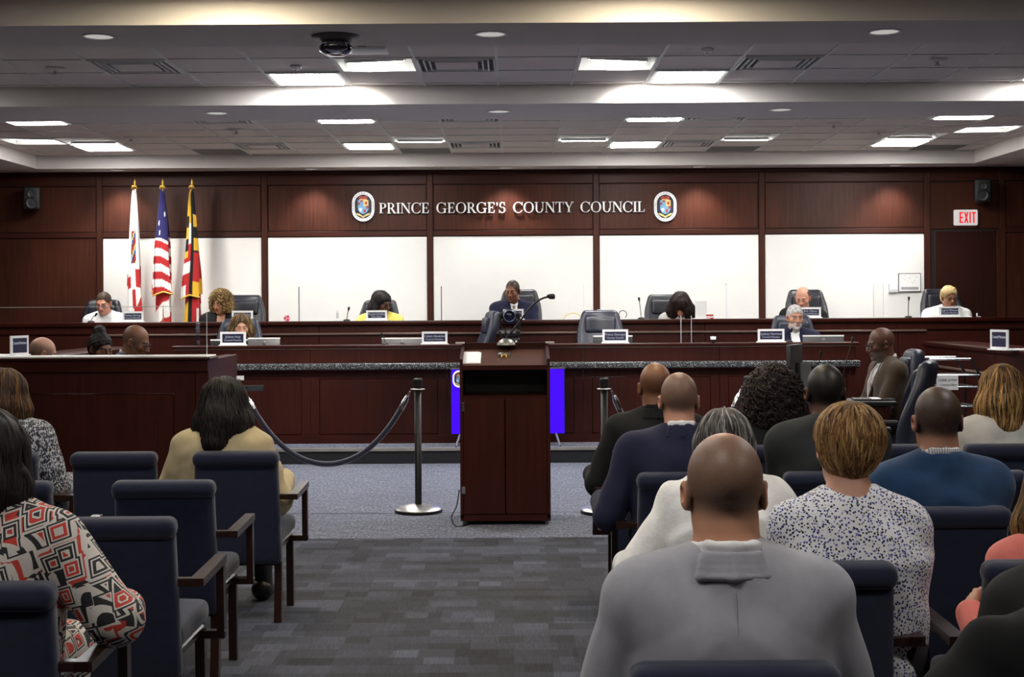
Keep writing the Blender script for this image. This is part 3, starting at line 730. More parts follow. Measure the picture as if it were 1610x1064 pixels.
# clear dividers on the counters
def divider(px, pytop, base_d, base_z, label, dark=False, depth=.42):
    x = SX(px, base_d); h = P(px, pytop, base_d).z
    plexi('clear_divider', x - .003, x + .003, base_d, base_d + depth, base_z, h, label, ('top', 'dark') if dark else ('top',), group='clear dividers on the dais')
divider(470, 451, UP_D + .02, UP_Z, 'dark edged clear divider on the upper dais in front of the second white panel', True, .14)
divider(694, 450, UP_D + .02, UP_Z, 'dark edged clear divider beside the pillar left of centre', True, .14)
divider(918, 447, UP_D + .02, UP_Z, 'clear divider right of the seated chairman', False, .14)
divider(1143, 446, UP_D + .02, UP_Z, 'clear divider right of the woman bent over the upper dais', False, .14)
divider(529, 488, LOW_D + .02, LOW_Z, 'clear divider on the lower dais left of the silver monitor', False, .17)
divider(308, 508, LOW_D + .02, LOW_Z, 'clear divider at the left end of the lower dais', False, .17)
plexi('clear_divider', SX(1071, LOW_D), SX(1088, LOW_D), LOW_D + .05, LOW_D + .056, LOW_Z, P(1080, 496, LOW_D).z, 'clear divider on the lower dais below the bent woman', ('left', 'right'), group='clear dividers on the dais')
plexi('clear_divider', SX(1375, UP_D), SX(1391, UP_D), UP_D + .05, UP_D + .056, UP_Z, P(1380, 446, UP_D).z, 'clear divider on the upper dais below the wall notice', ('left', 'right'), group='clear dividers on the dais')
# ------------------------------------------------------------------ chairs
def audience_chair():
    e = empty('audience_chair')
    wd = .425
    # back: tall upholstered slab, raked, with a rolled head band
    def rake(q): return (q.x * (1 - .03 * (q.z / .3)), q.y - .10 * (q.z + .30) - .0, q.z)
    soft('backrest', (wd, .075, .56), .03, FABRIC, e, (0, -.19, .575), None, 6, rake)
    m = MB(); m.add(*softbox((wd + .006, .095, .075), .034, 6), True); m.build('head_roll', FABRIC, e, (0, -.256, .83), (R(6), 0, 0))
    soft('seat', (wd + .01, .47, .09), .035, FABRIC, e, (0, .03, .435), None, 6, lambda q: (q.x, q.y, q.z + .012 * (1 - (q.x / .24) ** 2) * (1 - (q.y / .26) ** 2)))
    MB().bbox(-wd / 2 + .01, wd / 2 - .01, -.18, .22, .355, .39, .006, 1).build('seat_frame', CHAIRWOOD, e)
    for sx in (-1, 1):
        x = sx * (wd / 2 - .02)
        MB().bar([(x, -.19, .0), (x, -.165, .2), (x, -.17, .38)], .036, .036, Vector((0, 1, 0))).build('leg', CHAIRWOOD, e)
        MB().bar([(x, .21, .0), (x, .2, .38)], .036, .036, Vector((0, 1, 0))).build('leg', CHAIRWOOD, e)
        a = sx * (wd / 2); b_ = sx * (wd / 2 + .085)
        m = MB()
        m.bbox(min(a - sx * .02, b_ + sx * .0), max(a - sx * .02, b_), -.235, -.195, .622, .65, .004, 1)      # out from the back
        m.add([(b_ - sx * .045, -.235, .622), (b_ + sx * .004, -.235, .622), (b_ + sx * .004, .16, .635), (b_ - sx * .038, .16, .635),
               (b_ - sx * .045, -.235, .65), (b_ + sx * .004, -.235, .65), (b_ + sx * .004, .16, .665), (b_ - sx * .038, .16, .665)],
              [(0, 1, 2, 3), (4, 7, 6, 5), (0, 4, 5, 1), (1, 5, 6, 2), (2, 6, 7, 3), (3, 7, 4, 0)])
        m.build('armrest', CHAIRWOOD, e)
        m = MB(); m.bar([(b_ - sx * .016, .145, .65), (b_ - sx * .016, .155, .38)], .028, .042, Vector((0, 1, 0)))
        m.bbox(min(a - sx * .03, b_), max(a - sx * .03, b_), .135, .175, .352, .382, .004, 1); m.build('arm_post', CHAIRWOOD, e)
    MB().bar([(-wd / 2 + .02, -.175, .30), (wd / 2 - .02, -.175, .30)], .02, .03).build('stretcher', CHAIRWOOD, e)
    return e
ac0 = audience_chair(); ac_used = [False]
def aud_chair(px, dback, label, rz=0):
    o = ac0 if not ac_used[0] else copy_tree(ac0); ac_used[0] = True
    s_top = dback
    o.location = (SX(px, dback), dback + .30, 0); o.rotation_euler = (0, 0, R(rz))
    tag(o, label, 'chair', 'navy audience armchairs'); return o
aud_chair(1157, 2.79, 'navy audience chair under the man in the grey suit')
aud_chair(1735, 2.85, 'navy audience chair at the lower right corner under the black coat')
aud_chair(1292, 3.88, 'navy audience chair behind the woman in the dotted blouse')
aud_chair(1672, 3.88, 'navy audience chair cut by the right edge beside the pink top')
aud_chair(1184, 4.92, 'navy audience chair hidden behind the grey-suited man, row of the white blouse')
aud_chair(1497, 4.92, 'navy audience chair of the man in the blue pullover')
aud_chair(1080, 5.95, 'navy audience chair of the man in the navy blazer')
aud_chair(1312, 5.95, 'navy audience chair of the man in the charcoal coat')
aud_chair(1540, 5.95, 'empty navy chair hidden beyond the man in the blue pullover')
aud_chair(1030, 7.05, 'navy audience chair of the bald man in black')
aud_chair(1215, 7.05, 'navy audience chair of the woman with dark curls')
aud_chair(1412, 7.05, 'empty navy chair between the short-haired woman and the blue pullover')
aud_chair(1585, 7.05, 'navy audience chair of the woman in the pale grey top')
aud_chair(367, 6.92, 'navy audience chair of the woman in the tan jacket')
aud_chair(174, 6.92, 'empty navy chair in front of the staff desk')
aud_chair(-14, 6.92, 'navy audience chair of the woman in the tweed cardigan')
aud_chair(252, 5.79, 'empty navy aisle chair, middle of the three at the left')
aud_chair(-6, 5.79, 'empty navy chair at the left edge beyond the patterned dress')
aud_chair(172, 4.78, 'empty navy aisle chair nearest the camera at the left')
aud_chair(-52, 3.66, 'navy chair in the lower left corner holding the patterned dress')

def exec_chair(mat):
    e = empty('office_chair')
    def bend(q):
        t = (q.z + .34) / .68; wdt = 1 + .10 * math.sin(math.pi * min(1, t * 1.1)) - .16 * max(0, t - .72) / .28 - .12 * max(0, .2 - t)
        return (q.x * wdt, q.y - .06 * t * t - .10 * t + .05 * (q.x / .25) ** 2 + .02 * math.sin(t * 6.2), q.z)
    soft('backrest', (.48, .11, .68), .054, mat, e, (0, -.2, .845), None, 10, bend)
    soft('head_pad', (.34, .06, .17), .028, mat, e, (0, -.27, 1.03), (R(6), 0, 0), 6, lambda q: (q.x, q.y + .05 * (q.x / .25) ** 2, q.z))
    soft('seat', (.51, .5, .11), .05, mat, e, (0, .04, .46), None, 8)
    for sx in (-1, 1):
        MB().tube([(sx * .22, .02, .42), (sx * .30, .04, .43), (sx * .31, .05, .55), (sx * .30, .04, .66)], .016).build('arm_post', BLACK, e)
        soft('armrest', (.07, .28, .04), .018, BLACK, e, (sx * .30, .05, .675), None, 4)
    MB().tube([(0, .0, .1), (0, 0, .42)], .028).build('gas_lift', CHROME, e)
    for i in range(5):
        a = 2 * math.pi * i / 5 + .3; c, s_ = math.cos(a), math.sin(a)
        l = MB().tube([(0, 0, .12), (.16 * c, .16 * s_, .1), (.29 * c, .29 * s_, .075)], [.028, .022, .018]).build('base_arm', BLACK, e)
        MB().lathe([(.0, -.016), (.028, -.016), (.03, 0), (.028, .016), (0, .016)], (.29 * c, .29 * s_, .031), 12, 'x').build('caster', BLACK, l)
    return e
ex = {'n': exec_chair(LEATHER), 'k': exec_chair(LEATHERK)}; ex_used = {}
def office_chair(kind, px, d, floor, rz, label, sz=1.0):
    o = ex[kind] if kind not in ex_used else copy_tree(ex[kind]); ex_used[kind] = 1
    o.location = (SX(px, d), d, floor); o.rotation_euler = (0, 0, R(rz)); o.scale = (1, 1, sz)
    tag(o, label, 'chair', 'high-backed office chairs'); return o
UC, LC = 16.62, 15.28
office_chair('k', 145, UC, UPP_Z, 172, 'dark office chair behind the man in the white shirt', .98)
office_chair('k', 377, UC, UPP_Z, 180, 'dark office chair behind the woman with blond curls', 1.02)
office_chair('k', 583, UC, UPP_Z, 165, 'dark office chair behind the woman in yellow', .96)
office_chair('k', 818, UC, UPP_Z, 180, 'dark office chair behind the chairman', 1.06)
office_chair('k', 1053, UC, UPP_Z, 185, 'dark office chair behind the woman bent over the dais', 1.0)
office_chair('k', 1275, UC, UPP_Z, 180, 'dark office chair behind the balding man on the upper dais', 1.04)
office_chair('k', 1491, UC, UPP_Z, 180, 'dark office chair behind the woman with cropped blond hair', 1.04)
office_chair('n', 369, LC, LOWP_Z, 180, 'navy office chair behind the woman with shoulder-length hair', 1.0)
office_chair('n', 728, LC, LOWP_Z, 100, 'empty navy office chair turned sideways behind the lectern', 1.06)
office_chair('n', 946, LC, LOWP_Z, 180, 'empty navy office chair right of the lectern', 1.06)
office_chair('n', 1254, LC, LOWP_Z, 180, 'navy office chair behind the bearded man on the lower dais', 1.0)
office_chair('n', 1374, 11.78, 0, 84, 'navy office chair under the clerk in the brown jacket', 1.0)
office_chair('n', 1386, 10.5, 0, 70, 'empty navy office chair beside the clerk', .97)

# ------------------------------------------------------------------ lectern
LD = 10.05
x0, x1 = SX(722, LD), SX(864, LD); xc = (x0 + x1) / 2; hw = (x1 - x0) / 2
e = empty('lectern', (xc, LD, 0), 0, 'dark mahogany lectern cabinet standing in the aisle', 'lectern')
def zz(py, d=LD): return EYE - (py - PY) / F * d
DP = .5
zf, zb = zz(575), zz(549, LD + .44)
for sx in (-1, 1):
    a = sx * hw; b_ = sx * (hw - .022)
    poly = [(0, .05), (DP, .05), (DP, zb + .045), (0, zf + .05)]
    m = MB(); m.add([(a, y, z) for y, z in poly] + [(b_, y, z) for y, z in poly], [(0, 1, 2, 3), (7, 6, 5, 4), (0, 4, 5, 1), (1, 5, 6, 2), (2, 6, 7, 3), (3, 7, 4, 0)]); m.build('side_panel', WOOD, e)
MB().box(-hw + .022, hw - .022, DP - .02, DP, .05, zb + .045).build('rear_panel', WOOD, e)
sl = (zb - zf) / (DP - .02)
m = MB(); w_ = hw - .023; m.add([(-w_, .005, zf), (w_, .005, zf), (w_, DP - .021, zb), (-w_, DP - .021, zb), (-w_, .005, zf - .02), (w_, .005, zf - .02), (w_, DP - .021, zb - .02), (-w_, DP - .021, zb - .02)],
    [(0, 1, 2, 3), (7, 6, 5, 4), (0, 4, 5, 1), (1, 5, 6, 2), (2, 6, 7, 3), (3, 7, 4, 0)]); m.build('reading_slope', wood('slope_wood', (.075, .032, .022), (.12, .055, .038), 'x', .35), e)
MB().bbox(-hw + .02, hw - .02, .002, .02, zf - .03, zf + .005, .003, 1).build('front_lip', WOODX, e)
MB().box(-w_, w_, .01, DP - .03, zz(622) - .02, zz(622)).build('shelf', WOODX, e)
MB().box(-w_, w_, DP - .04, DP - .022, zz(622), zb - .03).build('shelf_back', BLACK, e)
for sx in (-1, 1):
    a, b_ = (-w_ + .001, -.002) if sx < 0 else (.002, w_ - .001)
    dr_ = MB().bbox(a, b_, -.004, .014, zz(808), zz(626), .004, 1).build('door', WOOD, e)
    if sx < 0:
        MB().bbox(a - .012, a + .012, -.012, -.003, zz(646), zz(632), .003, 1).build('hinge', CHROME, dr_)
        MB().bbox(a - .012, a + .012, -.012, -.003, zz(776), zz(764), .003, 1).build('hinge', CHROME, dr_)
MB().box(-hw, hw, 0, DP, .03, zz(809)).build('plinth', WOODX, e)
for sx in (-1, 1):
    MB().box(min(sx * (hw - .02), sx * (hw + .045)), max(sx * (hw - .02), sx * (hw + .045)), DP - .1, DP - .0, zb + .045, zb + .055).build('corner_highlight', plain('rim_highlight_pale', (.55, .53, .52), .3), e)  # pale pieces stand in for bright highlights on the rim's rear corners
    for y in (.06, .44): MB().lathe([(0, -.012), (.025, -.012), (.027, 0), (.025, .012), (0, .012)], (sx * (hw - .06), y, .0275), 12, 'x').build('caster', BLACK, e)
MB().box(-hw + .02, hw - .02, DP - .025, DP + .005, zb + .03, zb + .05).build('rear_rim', WOODX, e)
# things on the lectern
def on_slope(px, py):
    """point of the slope seen at a pixel"""
    for i in range(60):
        y = i / 60 * DP; z = zf + sl * y
        if (EYE - z) * F / (LD + y) + PY <= py: break
    return Vector((SX(px, LD + y), LD + y, z))
ang = math.atan(sl)
p = on_slope(740, 572); q = on_slope(740, 555)
e = empty('paper_pad', p, 0, 'white sheet of paper at the left of the lectern slope', 'paper')
L = (q - p).length; o = MB().bbox(-.068, .068, 0, L, .001, .006, .001, 1).build('sheet', PAPER, e); o.rotation_euler = (ang, 0, 0)
MB().bbox(-.066, .064, .01, L + .012, .006, .0085, .001, 1).build('top_sheet', PAPER, e).rotation_euler = (ang, 0, R(1.5))
p = on_slope(792, 560); e = empty('latch_plate', p, 0, 'small chrome latch plate in the middle of the lectern slope', 'latch')
o = MB().bbox(-.05, .05, -.02, .035, .0, .02, .004, 1).build('plate', CHROME, e); o.rotation_euler = (ang, 0, 0)
MB().tube([(-.02, -.07, -.005), (-.012, -.05, .012), (.012, -.05, .012), (.02, -.07, -.005)], .005).build('hook', GOLD, e)
pm = P(796, 546, LD + .46); pm.z = zb + .0
e = empty('lectern_microphone', (pm.x, LD + .46, zb + .035), 0, 'black gooseneck microphone curving up from the lectern', 'microphone')
MB().lathe([(.07, -.005), (.07, .004), (.05, .03), (.025, .045), (0, .047)], n=24).build('base', plain('mic_base', (.25, .24, .22), .35, .5), e)
tip = P(868, 466, LD + .42) - e.location; p1 = P(835, 482, LD + .43) - e.location; p2 = P(812, 512, LD + .44) - e.location
pts = []
ctrl = [Vector((0, 0, .045)), p2, p1, P(853, 469, LD + .42) - e.location, tip]
def spline(c, n=6):
    out = []
    for i in range(len(c) - 1):
        a, b_, d_, f_ = c[max(i - 1, 0)], c[i], c[i + 1], c[min(i + 2, len(c) - 1)]
        for j in range(n):
            t = j / n; out.append(.5 * ((2 * b_) + (d_ - a) * t + (2 * a - 5 * b_ + 4 * d_ - f_) * t * t + (3 * b_ - a - 3 * d_ + f_) * t ** 3))
    return out + [c[-1]]
MB().tube(spline(ctrl), .0075).build('gooseneck', BLACKM, e)
MB().tube([tip - Vector((.04, 0, -.004)), tip - Vector((.015, 0, 0)), tip + Vector((.012, 0, 0)), tip + Vector((.022, 0, 0))], [.009, .02, .021, .014], 12).build('capsule', BLACK, e)
e = empty('lectern_cable', (0, 0, 0), 0, 'black cable looping on the carpet at the lectern', 'cable')
MB().tube(spline([P(722, 770, LD + .1), P(718, 795, LD + .05), P(710, 812, LD - .02) * 1, Vector((SX(714, LD), LD - .05, .006)), Vector((SX(728, LD), LD - .04, .006)), Vector((SX(740, LD), LD + .1, .006))]), .005, 6).build('cord', BLACK, e)
# camera on a stand behind the lectern
CD = 12.4
p = P(801, 497, CD); e = empty('video_camera', (p.x, CD, 0), 0, 'black pan-tilt video camera on a pole behind the lectern', 'camera')
zc_ = p.z
b_ = MB().lathe([(0, -.075), (.03, -.073), (.058, -.055), (.07, -.01), (.07, .03), (.06, .055), (.0, .07)], (0, 0, zc_), 24, 'y').build('head', BLACK, e)
MB().lathe([(.05, .068), (.055, .078), (.048, .085), (.046, .07)], (0, 0, zc_ + .003), 28, 'y').build('lens_ring', plain('ring_blue', (.18, .22, .34), .3, .6), b_)
MB().lathe([(.046, .068), (.035, .075), (0, .078)], (0, 0, zc_ + .003), 24, 'y').build('lens', plain('lens_glass', (.01, .012, .03), .08), b_)
for sx in (-1, 1): soft('fork_arm', (.028, .1, .16), .012, BLACK, e, (sx * .082, 0, zc_ - .045), None, 4)
soft('base', (.19, .13, .07), .02, BLACK, e, (0, 0, zc_ - .15), None, 5)
for i in range(3): MB().box(-.075 + i * .05, -.045 + i * .05, -.068, -.06, zc_ - .15, zc_ - .125).build('button', SILVER, e)
MB().bbox(-.07, .09, -.06, .06, zc_ - .245, zc_ - .19, .01, 2).build('adapter', BLACK, e)
for i in range(4): MB().box(-.055 + i * .035, -.04 + i * .035, -.064, -.058, zc_ - .232, zc_ - .212).build('connector', WHITE if i == 3 else STEEL, e)
MB().tube([(0, 0, .3), (0, 0, zc_ - .245)], .016).build('pole', BLACKM, e)
for i in range(3):
    a = 2 * math.pi * i / 3 + .5; MB().tube([(0, 0, .5), (.28 * math.cos(a), .28 * math.sin(a), .012)], .011).build('leg', BLACKM, e)

# ------------------------------------------------------------------ display behind the lectern
TD = 14.15
xa, xb, za, zb_ = SX(707, TD), SX(888, TD), P(805, 683, TD).z, P(805, 579, TD).z
e = empty('display_screen', ((xa + xb) / 2, TD, STEP_Z), 0, 'wide flat display glowing violet blue behind the lectern', 'screen')
hw2 = (xb - xa) / 2; z0_, z1_ = za - STEP_Z, zb_ - STEP_Z
MB().bbox(-hw2, hw2, .004, .05, z0_, z1_, .006, 1).build('housing', BLACK, e)
MB().box(-hw2 - .002, hw2 + .002, .0, .012, z1_ - .006, z1_ + .006).build('top_bezel', SILVER, e)
sc_ = MB().box(-hw2 + .012, hw2 - .012, -.001, .004, z0_ + .012, z1_ - .01).build('panel', emit('screen_violet', (.05, .002, 1.0), 1.0), e)
g = empty('seal_image', (SX(721, TD) - (xa + xb) / 2, .0, P(721, 595.5, TD).z - STEP_Z)); g.parent = e
seal_parts(g, 14.0 / F * TD, .016, False, emit('seal_white', (.9, .9, 1), .8))
for sx in (-1, 1): MB().tube([(sx * (hw2 - .1), .03, z0_ + .02), (sx * (hw2 - .06), -.12, .008)], .012).build('foot', SILVER, e); MB().tube([(sx * (hw2 - .1), .03, z0_ + .02), (sx * (hw2 - .06), .16, .008)], .012).build('foot', SILVER, e)

# ------------------------------------------------------------------ rope barriers
def stanchion(px, d, label):
    e = empty('rope_stanchion', (SX(px, d), d, 0), 0, label, 'stanchion', 'black rope stanchions')
    MB().lathe([(0, 0), (.182, 0), (.184, .018), (.18, .024)], n=40).build('base_rim', BLACK, e)
    MB().lathe([(.18, .024), (.176, .03), (.10, .052), (.04, .062), (0, .062)], n=40).build('base_cover', STEEL, e)
    MB().lathe([(.026, .06), (.026, .945), (0, .945)], n=20).build('post', BLACKM, e)
    MB().lathe([(.055, .938), (.055, .943), (.026, .945)], n=24).build('hook_ring', STEEL, e)
    MB().lathe([(.030, .945), (.034, .96), (.034, 1.005), (.036, 1.012), (.028, 1.022), (0, 1.026)], n=24).build('cap', BLACKM, e)
    return e.location
velvet = plain('navy_velvet', (.008, .010, .035), .8, sheen=.6)
def rope(a, b_, zlow, label, lean=.0):
    a, b_ = Vector(a), Vector(b_); a.z = b_.z = .925
    u = (b_ - a).normalized(); a = a + u * .06; b_ = b_ - u * .06
    e = empty('barrier_rope', (a + b_) / 2 - Vector((0, 0, .925)), 0, label, 'rope', 'navy velvet barrier ropes')
    o = e.location; pts = []; n = 36
    for i in range(n + 1):
        t = i / n; c = (math.cosh((t - .5) * 3.2) - 1) / (math.cosh(1.6) - 1)
        pts.append(a.lerp(b_, t) - o - Vector((0, 0, (.925 - zlow) * (1 - c))))
    MB().tube(pts[2:-2], .021, 12).build('rope', velvet, e)
    for seq in (pts[:3], pts[::-1][:3]):
        MB().tube([seq[0], seq[0].lerp(seq[1], .5)], .008, 8).build('hook', CHROME, e)
        MB().tube([seq[0].lerp(seq[1], .5), seq[1], seq[2]], [.014, .024, .023], 12).build('end_cap', CHROME, e)
s1 = stanchion(656, 10.7, 'black rope stanchion left of the lectern'); s0 = stanchion(371, 10.75, 'black rope stanchion behind the woman in tan')
s2 = stanchion(949, 10.6, 'black rope stanchion right of the lectern'); s3 = stanchion(1176, 10.75, 'black rope stanchion beside the dark curly hair')
rope(s0, s1, P(525, 730, 10.7).z, 'navy velvet rope sagging left of the lectern'); rope(s2, s3, .35, 'navy velvet rope behind the seated audience at the right')
# stands beside the staff desk
p = P(386, 612, 11.3); e = empty('music_stand', (p.x, 11.3, 0), R(12), 'small black sheet stand partly hidden by the dark-haired woman', 'stand')
MB().tube([(0, 0, .02), (0, 0, p.z)], .012).build('pole', BLACKM, e)
M = Matrix.Rotation(R(-18), 3, 'X'); MB().cbox((.04, 0, p.z + .01), (.2, .14, .012), M).build('tray', BLACKM, e); MB().cbox((-.04, .06, p.z + .09), (.06, .01, .035), M).build('paper', PAPER, e)
MB().lathe([(.15, 0), (.15, .012), (.03, .025), (0, .025)], n=20).build('foot', BLACKM, e)
p = P(333, 578, 11.6); e = empty('boom_stand', (SX(331, 11.6), 11.6, 0), 0, 'thin stand with a pale head at the end of the staff desk', 'stand')
MB().lathe([(.12, 0), (.12, .012), (.02, .025), (0, .025)], n=20).build('foot', BLACKM, e); MB().tube([(0, 0, .02), (0, 0, P(331, 600, 11.6).z)], .01).build('pole', STEEL, e)
MB().tube([(0, 0, P(331, 600, 11.6).z), (.02, 0, p.z)], [.012, .025]).build('neck', SILVER, e); MB().cbox((.02, 0, p.z + .01), (.06, .05, .025), Matrix.Rotation(R(-20), 3, 'Y')).build('head', WHITE, e)

# ------------------------------------------------------------------ name plates, monitors, microphones
def nameplate(px, d, z, wd, ht, l1, l2, label, rz=0):
    e = empty('name_plate', (SX(px, d), d, z), R(rz), label, 'name plate', 'white framed name plates')
    MB().bbox(-wd / 2 - .012, wd / 2 + .012, -.035, .03, 0, .012, .003, 1).build('foot', WHITE, e)
    m = MB(); f = .022
    m.box(-wd / 2, -wd / 2 + f, -.008, .008, .01, ht).box(wd / 2 - f, wd / 2, -.008, .008, .01, ht).box(-wd / 2 + f, wd / 2 - f, -.008, .008, ht - f, ht).box(-wd / 2 + f, wd / 2 - f, -.008, .008, .01, .01 + f)
    m.build('frame', WHITE, e)
    pl_ = MB().box(-wd / 2 + f, wd / 2 - f, -.004, .004, .01 + f, ht - f).build('plate', NAVYP, e)
    for s_, zz_, sz_ in ((l1, ht * .64, .036), (l2, ht * .40, .027)):
        if s_:
            o = link('lettering', text_mesh(s_, sz_, INKW, .0006), pl_, (0, -.0055, zz_), (R(90), 0, 0))
            wmax = wd - 2 * f - .012; bw = o.dimensions.x
            if bw > wmax: o.scale = (wmax / bw, 1, 1)
LP, UPP = LOW_D + .045, UP_D + .06
CM = 'Council Member'
nameplate(366, LP, LOW_Z, .265, .145, 'Jolene Ivey', CM, 'name plate before the woman with shoulder-length hair on the lower dais')
nameplate(683, LP, LOW_Z, .265, .135, 'Calvin Hawkins', CM, 'name plate left of the lectern on the lower dais')
nameplate(967, LP, LOW_Z, .265, .145, 'Prince Georges', 'County Council', 'name plate in front of the empty navy chair on the lower dais')
nameplate(1212, LP, LOW_Z, .275, .140, 'Sydney Harrison', CM, 'name plate left of the bearded man on the lower dais')
nameplate(209, UPP, UP_Z, .24, .125, 'Thomas Dernoga', CM, 'name plate beside the man in the white shirt')
nameplate(381, UPP, UP_Z, .24, .125, 'Wanika Fisher', CM, 'name plate beside the woman with blond curls')
nameplate(592, UPP, UP_Z, .24, .120, 'Krystal Oriadha', 'Vice Chair', 'name plate before the woman in yellow')
nameplate(807, UPP, UP_Z, .235, .125, 'Edward Burroughs', 'Chair', 'name plate before the chairman behind the camera')
nameplate(955, UPP, UP_Z, .23, .115, 'Wala Blegay', CM, 'name plate on the upper dais above the empty navy chair')
nameplate(1274, UPP, UP_Z, .24, .125, 'Eric Olson', CM, 'name plate before the balding man on the upper dais')
nameplate(1493, UPP, UP_Z, .24, .125, 'Ingrid Watson', CM, 'name plate before the woman with cropped blond hair')
nameplate(1571, 12.9, 1.13, .25, .19, CM, '', 'name plate turned sideways on the right wing of the dais', -72)
nameplate(30, 12.9, 1.13, .25, .19, CM, '', 'name plate turned sideways on the left wing of the dais', 72)
e = empty('document_tray', (SX(1592, 12.9), 12.9, 1.13), 0, 'flat white document tray on the right wing of the dais', 'tray'); MB().bbox(-.13, .13, -.1, .1, 0, .012, .003, 1).build('sheet', WHITE, e)
e = empty('document_tray', (SX(8, 12.9), 12.9, 1.13), 0, 'flat white document tray on the left wing of the dais', 'tray'); MB().bbox(-.13, .13, -.1, .1, 0, .018, .003, 1).build('sheet', WHITE, e)
def monitor(px0, px1, pytop, d, zdesk, mat, label, topwhite=True):
    xa, xb = SX(px0, d), SX(px1, d); zt_ = P((px0 + px1) / 2, pytop, d).z; hw_ = (xb - xa) / 2
    e = empty('monitor', ((xa + xb) / 2, d, zdesk), 0, label, 'monitor', 'monitors seen from behind on the lower dais')
    h = zt_ - zdesk; bot = .02
    b_ = MB().bbox(-hw_, hw_, -.018, .012, bot, h, .006, 2).build('rear_cover', mat, e)
    MB().box(-hw_, hw_, -.02, .014, h - .012, h + .002).build('top_edge', WHITE if topwhite else SILVER, e)
    MB().box(-hw_ + .01, hw_ - .01, .012, .015, bot + .01, h - .012).build('screen', BLACK, e)
    MB().lathe([(.022, .019), (.018, .022), (0, .022)], (0, 0, h * .8), 16, 'y').build('badge', SILVER, b_)
    MB().box(-.05, .05, .03, .05, .0, h * .6).build('neck', BLACK, e); MB().bbox(-.1, .1, -.04, .1, 0, .01, .003, 1).build('foot', BLACK, e)
MD = LOW_D + .27; DZ = LOW_Z - .18
DARKC = plain('monitor_dark', (.035, .036, .038), .4)
monitor(331, 393, 533.5, MD, DZ, DARKC, 'dark monitor behind the name plate at the left of the lower dais')
monitor(390, 440, 531, MD - .05, DZ, SILVER, 'silver monitor right of the woman on the lower dais')
monitor(600, 664, 531, MD, DZ, SILVER, 'silver monitor left of the lectern on the lower dais')
monitor(932, 994, 527.5, MD, DZ, DARKC, 'dark monitor behind the name plate right of the lectern')
monitor(1262, 1326, 527, MD, DZ, plain('monitor_grey', (.10, .10, .105), .4), 'grey monitor right of the bearded man')
e = empty('paper_cup', (SX(1121, LP), LP, LOW_Z), 0, 'small white cup with a dark band on the lower dais', 'cup')
MB().lathe([(0, .0), (.02, 0), (.026, .05), (.026, .06)], n=16).build('cup', DARKC, e); MB().lathe([(.028, .035), (.03, .065), (0, .067)], n=16).build('lid', WHITE, e)
def mic(px0, py0, px1, py1, d, z, label):
    a = Vector((SX(px0, d), d, z)); b_ = P(px1, py1, d - .02) - a
    e = empty('desk_microphone', a, 0, label, 'microphone', 'gooseneck desk microphones')
    MB().lathe([(.04, 0), (.04, .012), (.015, .022), (0, .022)], n=16).build('base', BLACK, e)
    MB().tube(spline([Vector((0, 0, .02)), b_ * .5 + Vector((0, .01, .03)), b_]), .0045, 6).build('gooseneck', BLACKM, e)
    u = (b_ - b_ * .5).normalized(); MB().tube([b_ - u * .01, b_ + u * .02, b_ + u * .035], [.008, .014, .009], 8).build('capsule', BLACK, e)
mic(545, 503, 548, 487, UPP, UP_Z, 'thin desk microphone left of the woman in yellow'); mic(1008, 500, 1005, 472, UPP, UP_Z, 'thin desk microphone left of the bent woman')
mic(1428, 500, 1429, 471, UPP, UP_Z, 'thin desk microphone under the evacuation plan'); mic(143, 505, 150, 496, UPP, UP_Z, 'thin desk microphone left of the man in the white shirt')
mic(1240, 540, 1244, 521, LP + .1, LOW_Z, 'thin desk microphone before the bearded man'); mic(605, 540, 601, 528, LP + .1, LOW_Z, 'thin desk microphone behind the silver monitor left of the lectern')
# small things on the upper dais
e = empty('document_box', (SX(1102, UPP), UPP, UP_Z), 0, 'white document box in front of the bent woman', 'box'); MB().bbox(-.062, .062, -.03, .03, 0, .21, .004, 1).build('box', PAPER, e); MB().box(-.1, .1, -.04, .05, 0, .008).build('sheet', PAPER, e)
e = empty('pink_flower', (SX(451, UPP), UPP, UP_Z), 0, 'small red and pink ornament beside the dark edged divider', 'ornament')
for i in range(6):
    a = i * 1.05; MB().add(*softbox((.03, .012, .03), .005, 2), True).build('petal', plain('petal', (.75, .05, .12), .5) if i % 2 else plain('petal_pale', (.8, .35, .4), .5), e, (.022 * math.cos(a), 0, .035 + .022 * math.sin(a)), (0, a, 0))
MB().tube([(0, 0, 0), (0, 0, .03)], .004, 6).build('stem', SEALR, e)
e = empty('snack_packet', (SX(1115, UPP), UPP, UP_Z), 0, 'small red and white packet right of the bent woman', 'packet'); MB().bbox(-.045, .045, -.03, .03, 0, .05, .004, 1).build('packet', SEALR, e); MB().box(-.04, .04, -.032, -.029, .015, .03).build('stripe', WHITE, e)
e = empty('headset', (SX(979, UPP), UPP, UP_Z), 0, 'black headband standing beside the name plate right of centre', 'headset')
MB().tube([(.045 * math.sin(a), 0, .055 + .045 * math.cos(a)) for a in [R(-140 + 20 * i) for i in range(15)]], .005, 6).build('band', BLACK, e)
e = empty('small_basket', (SX(901, UPP), UPP, UP_Z), 0, 'small pale decorated basket on the upper dais right of the chairman', 'basket')
MB().tube([(.1 * math.cos(a), 0, .075 * math.sin(a)) for a in [R(12 * i) for i in range(16)]], .006, 6).build('handle', SEALY, e); MB().bbox(-.1, .1, -.03, .03, 0, .012, .003, 1).build('tray', PAPER, e)
e = empty('small_bracket', (SX(1538, UPP), UPP, UP_Z), 0, 'tiny white bracket on the upper dais right of the blond woman', 'bracket'); MB().box(-.02, -.008, -.01, .01, 0, .045).box(-.02, .025, -.01, .01, 0, .01).build('bracket', WHITE, e)

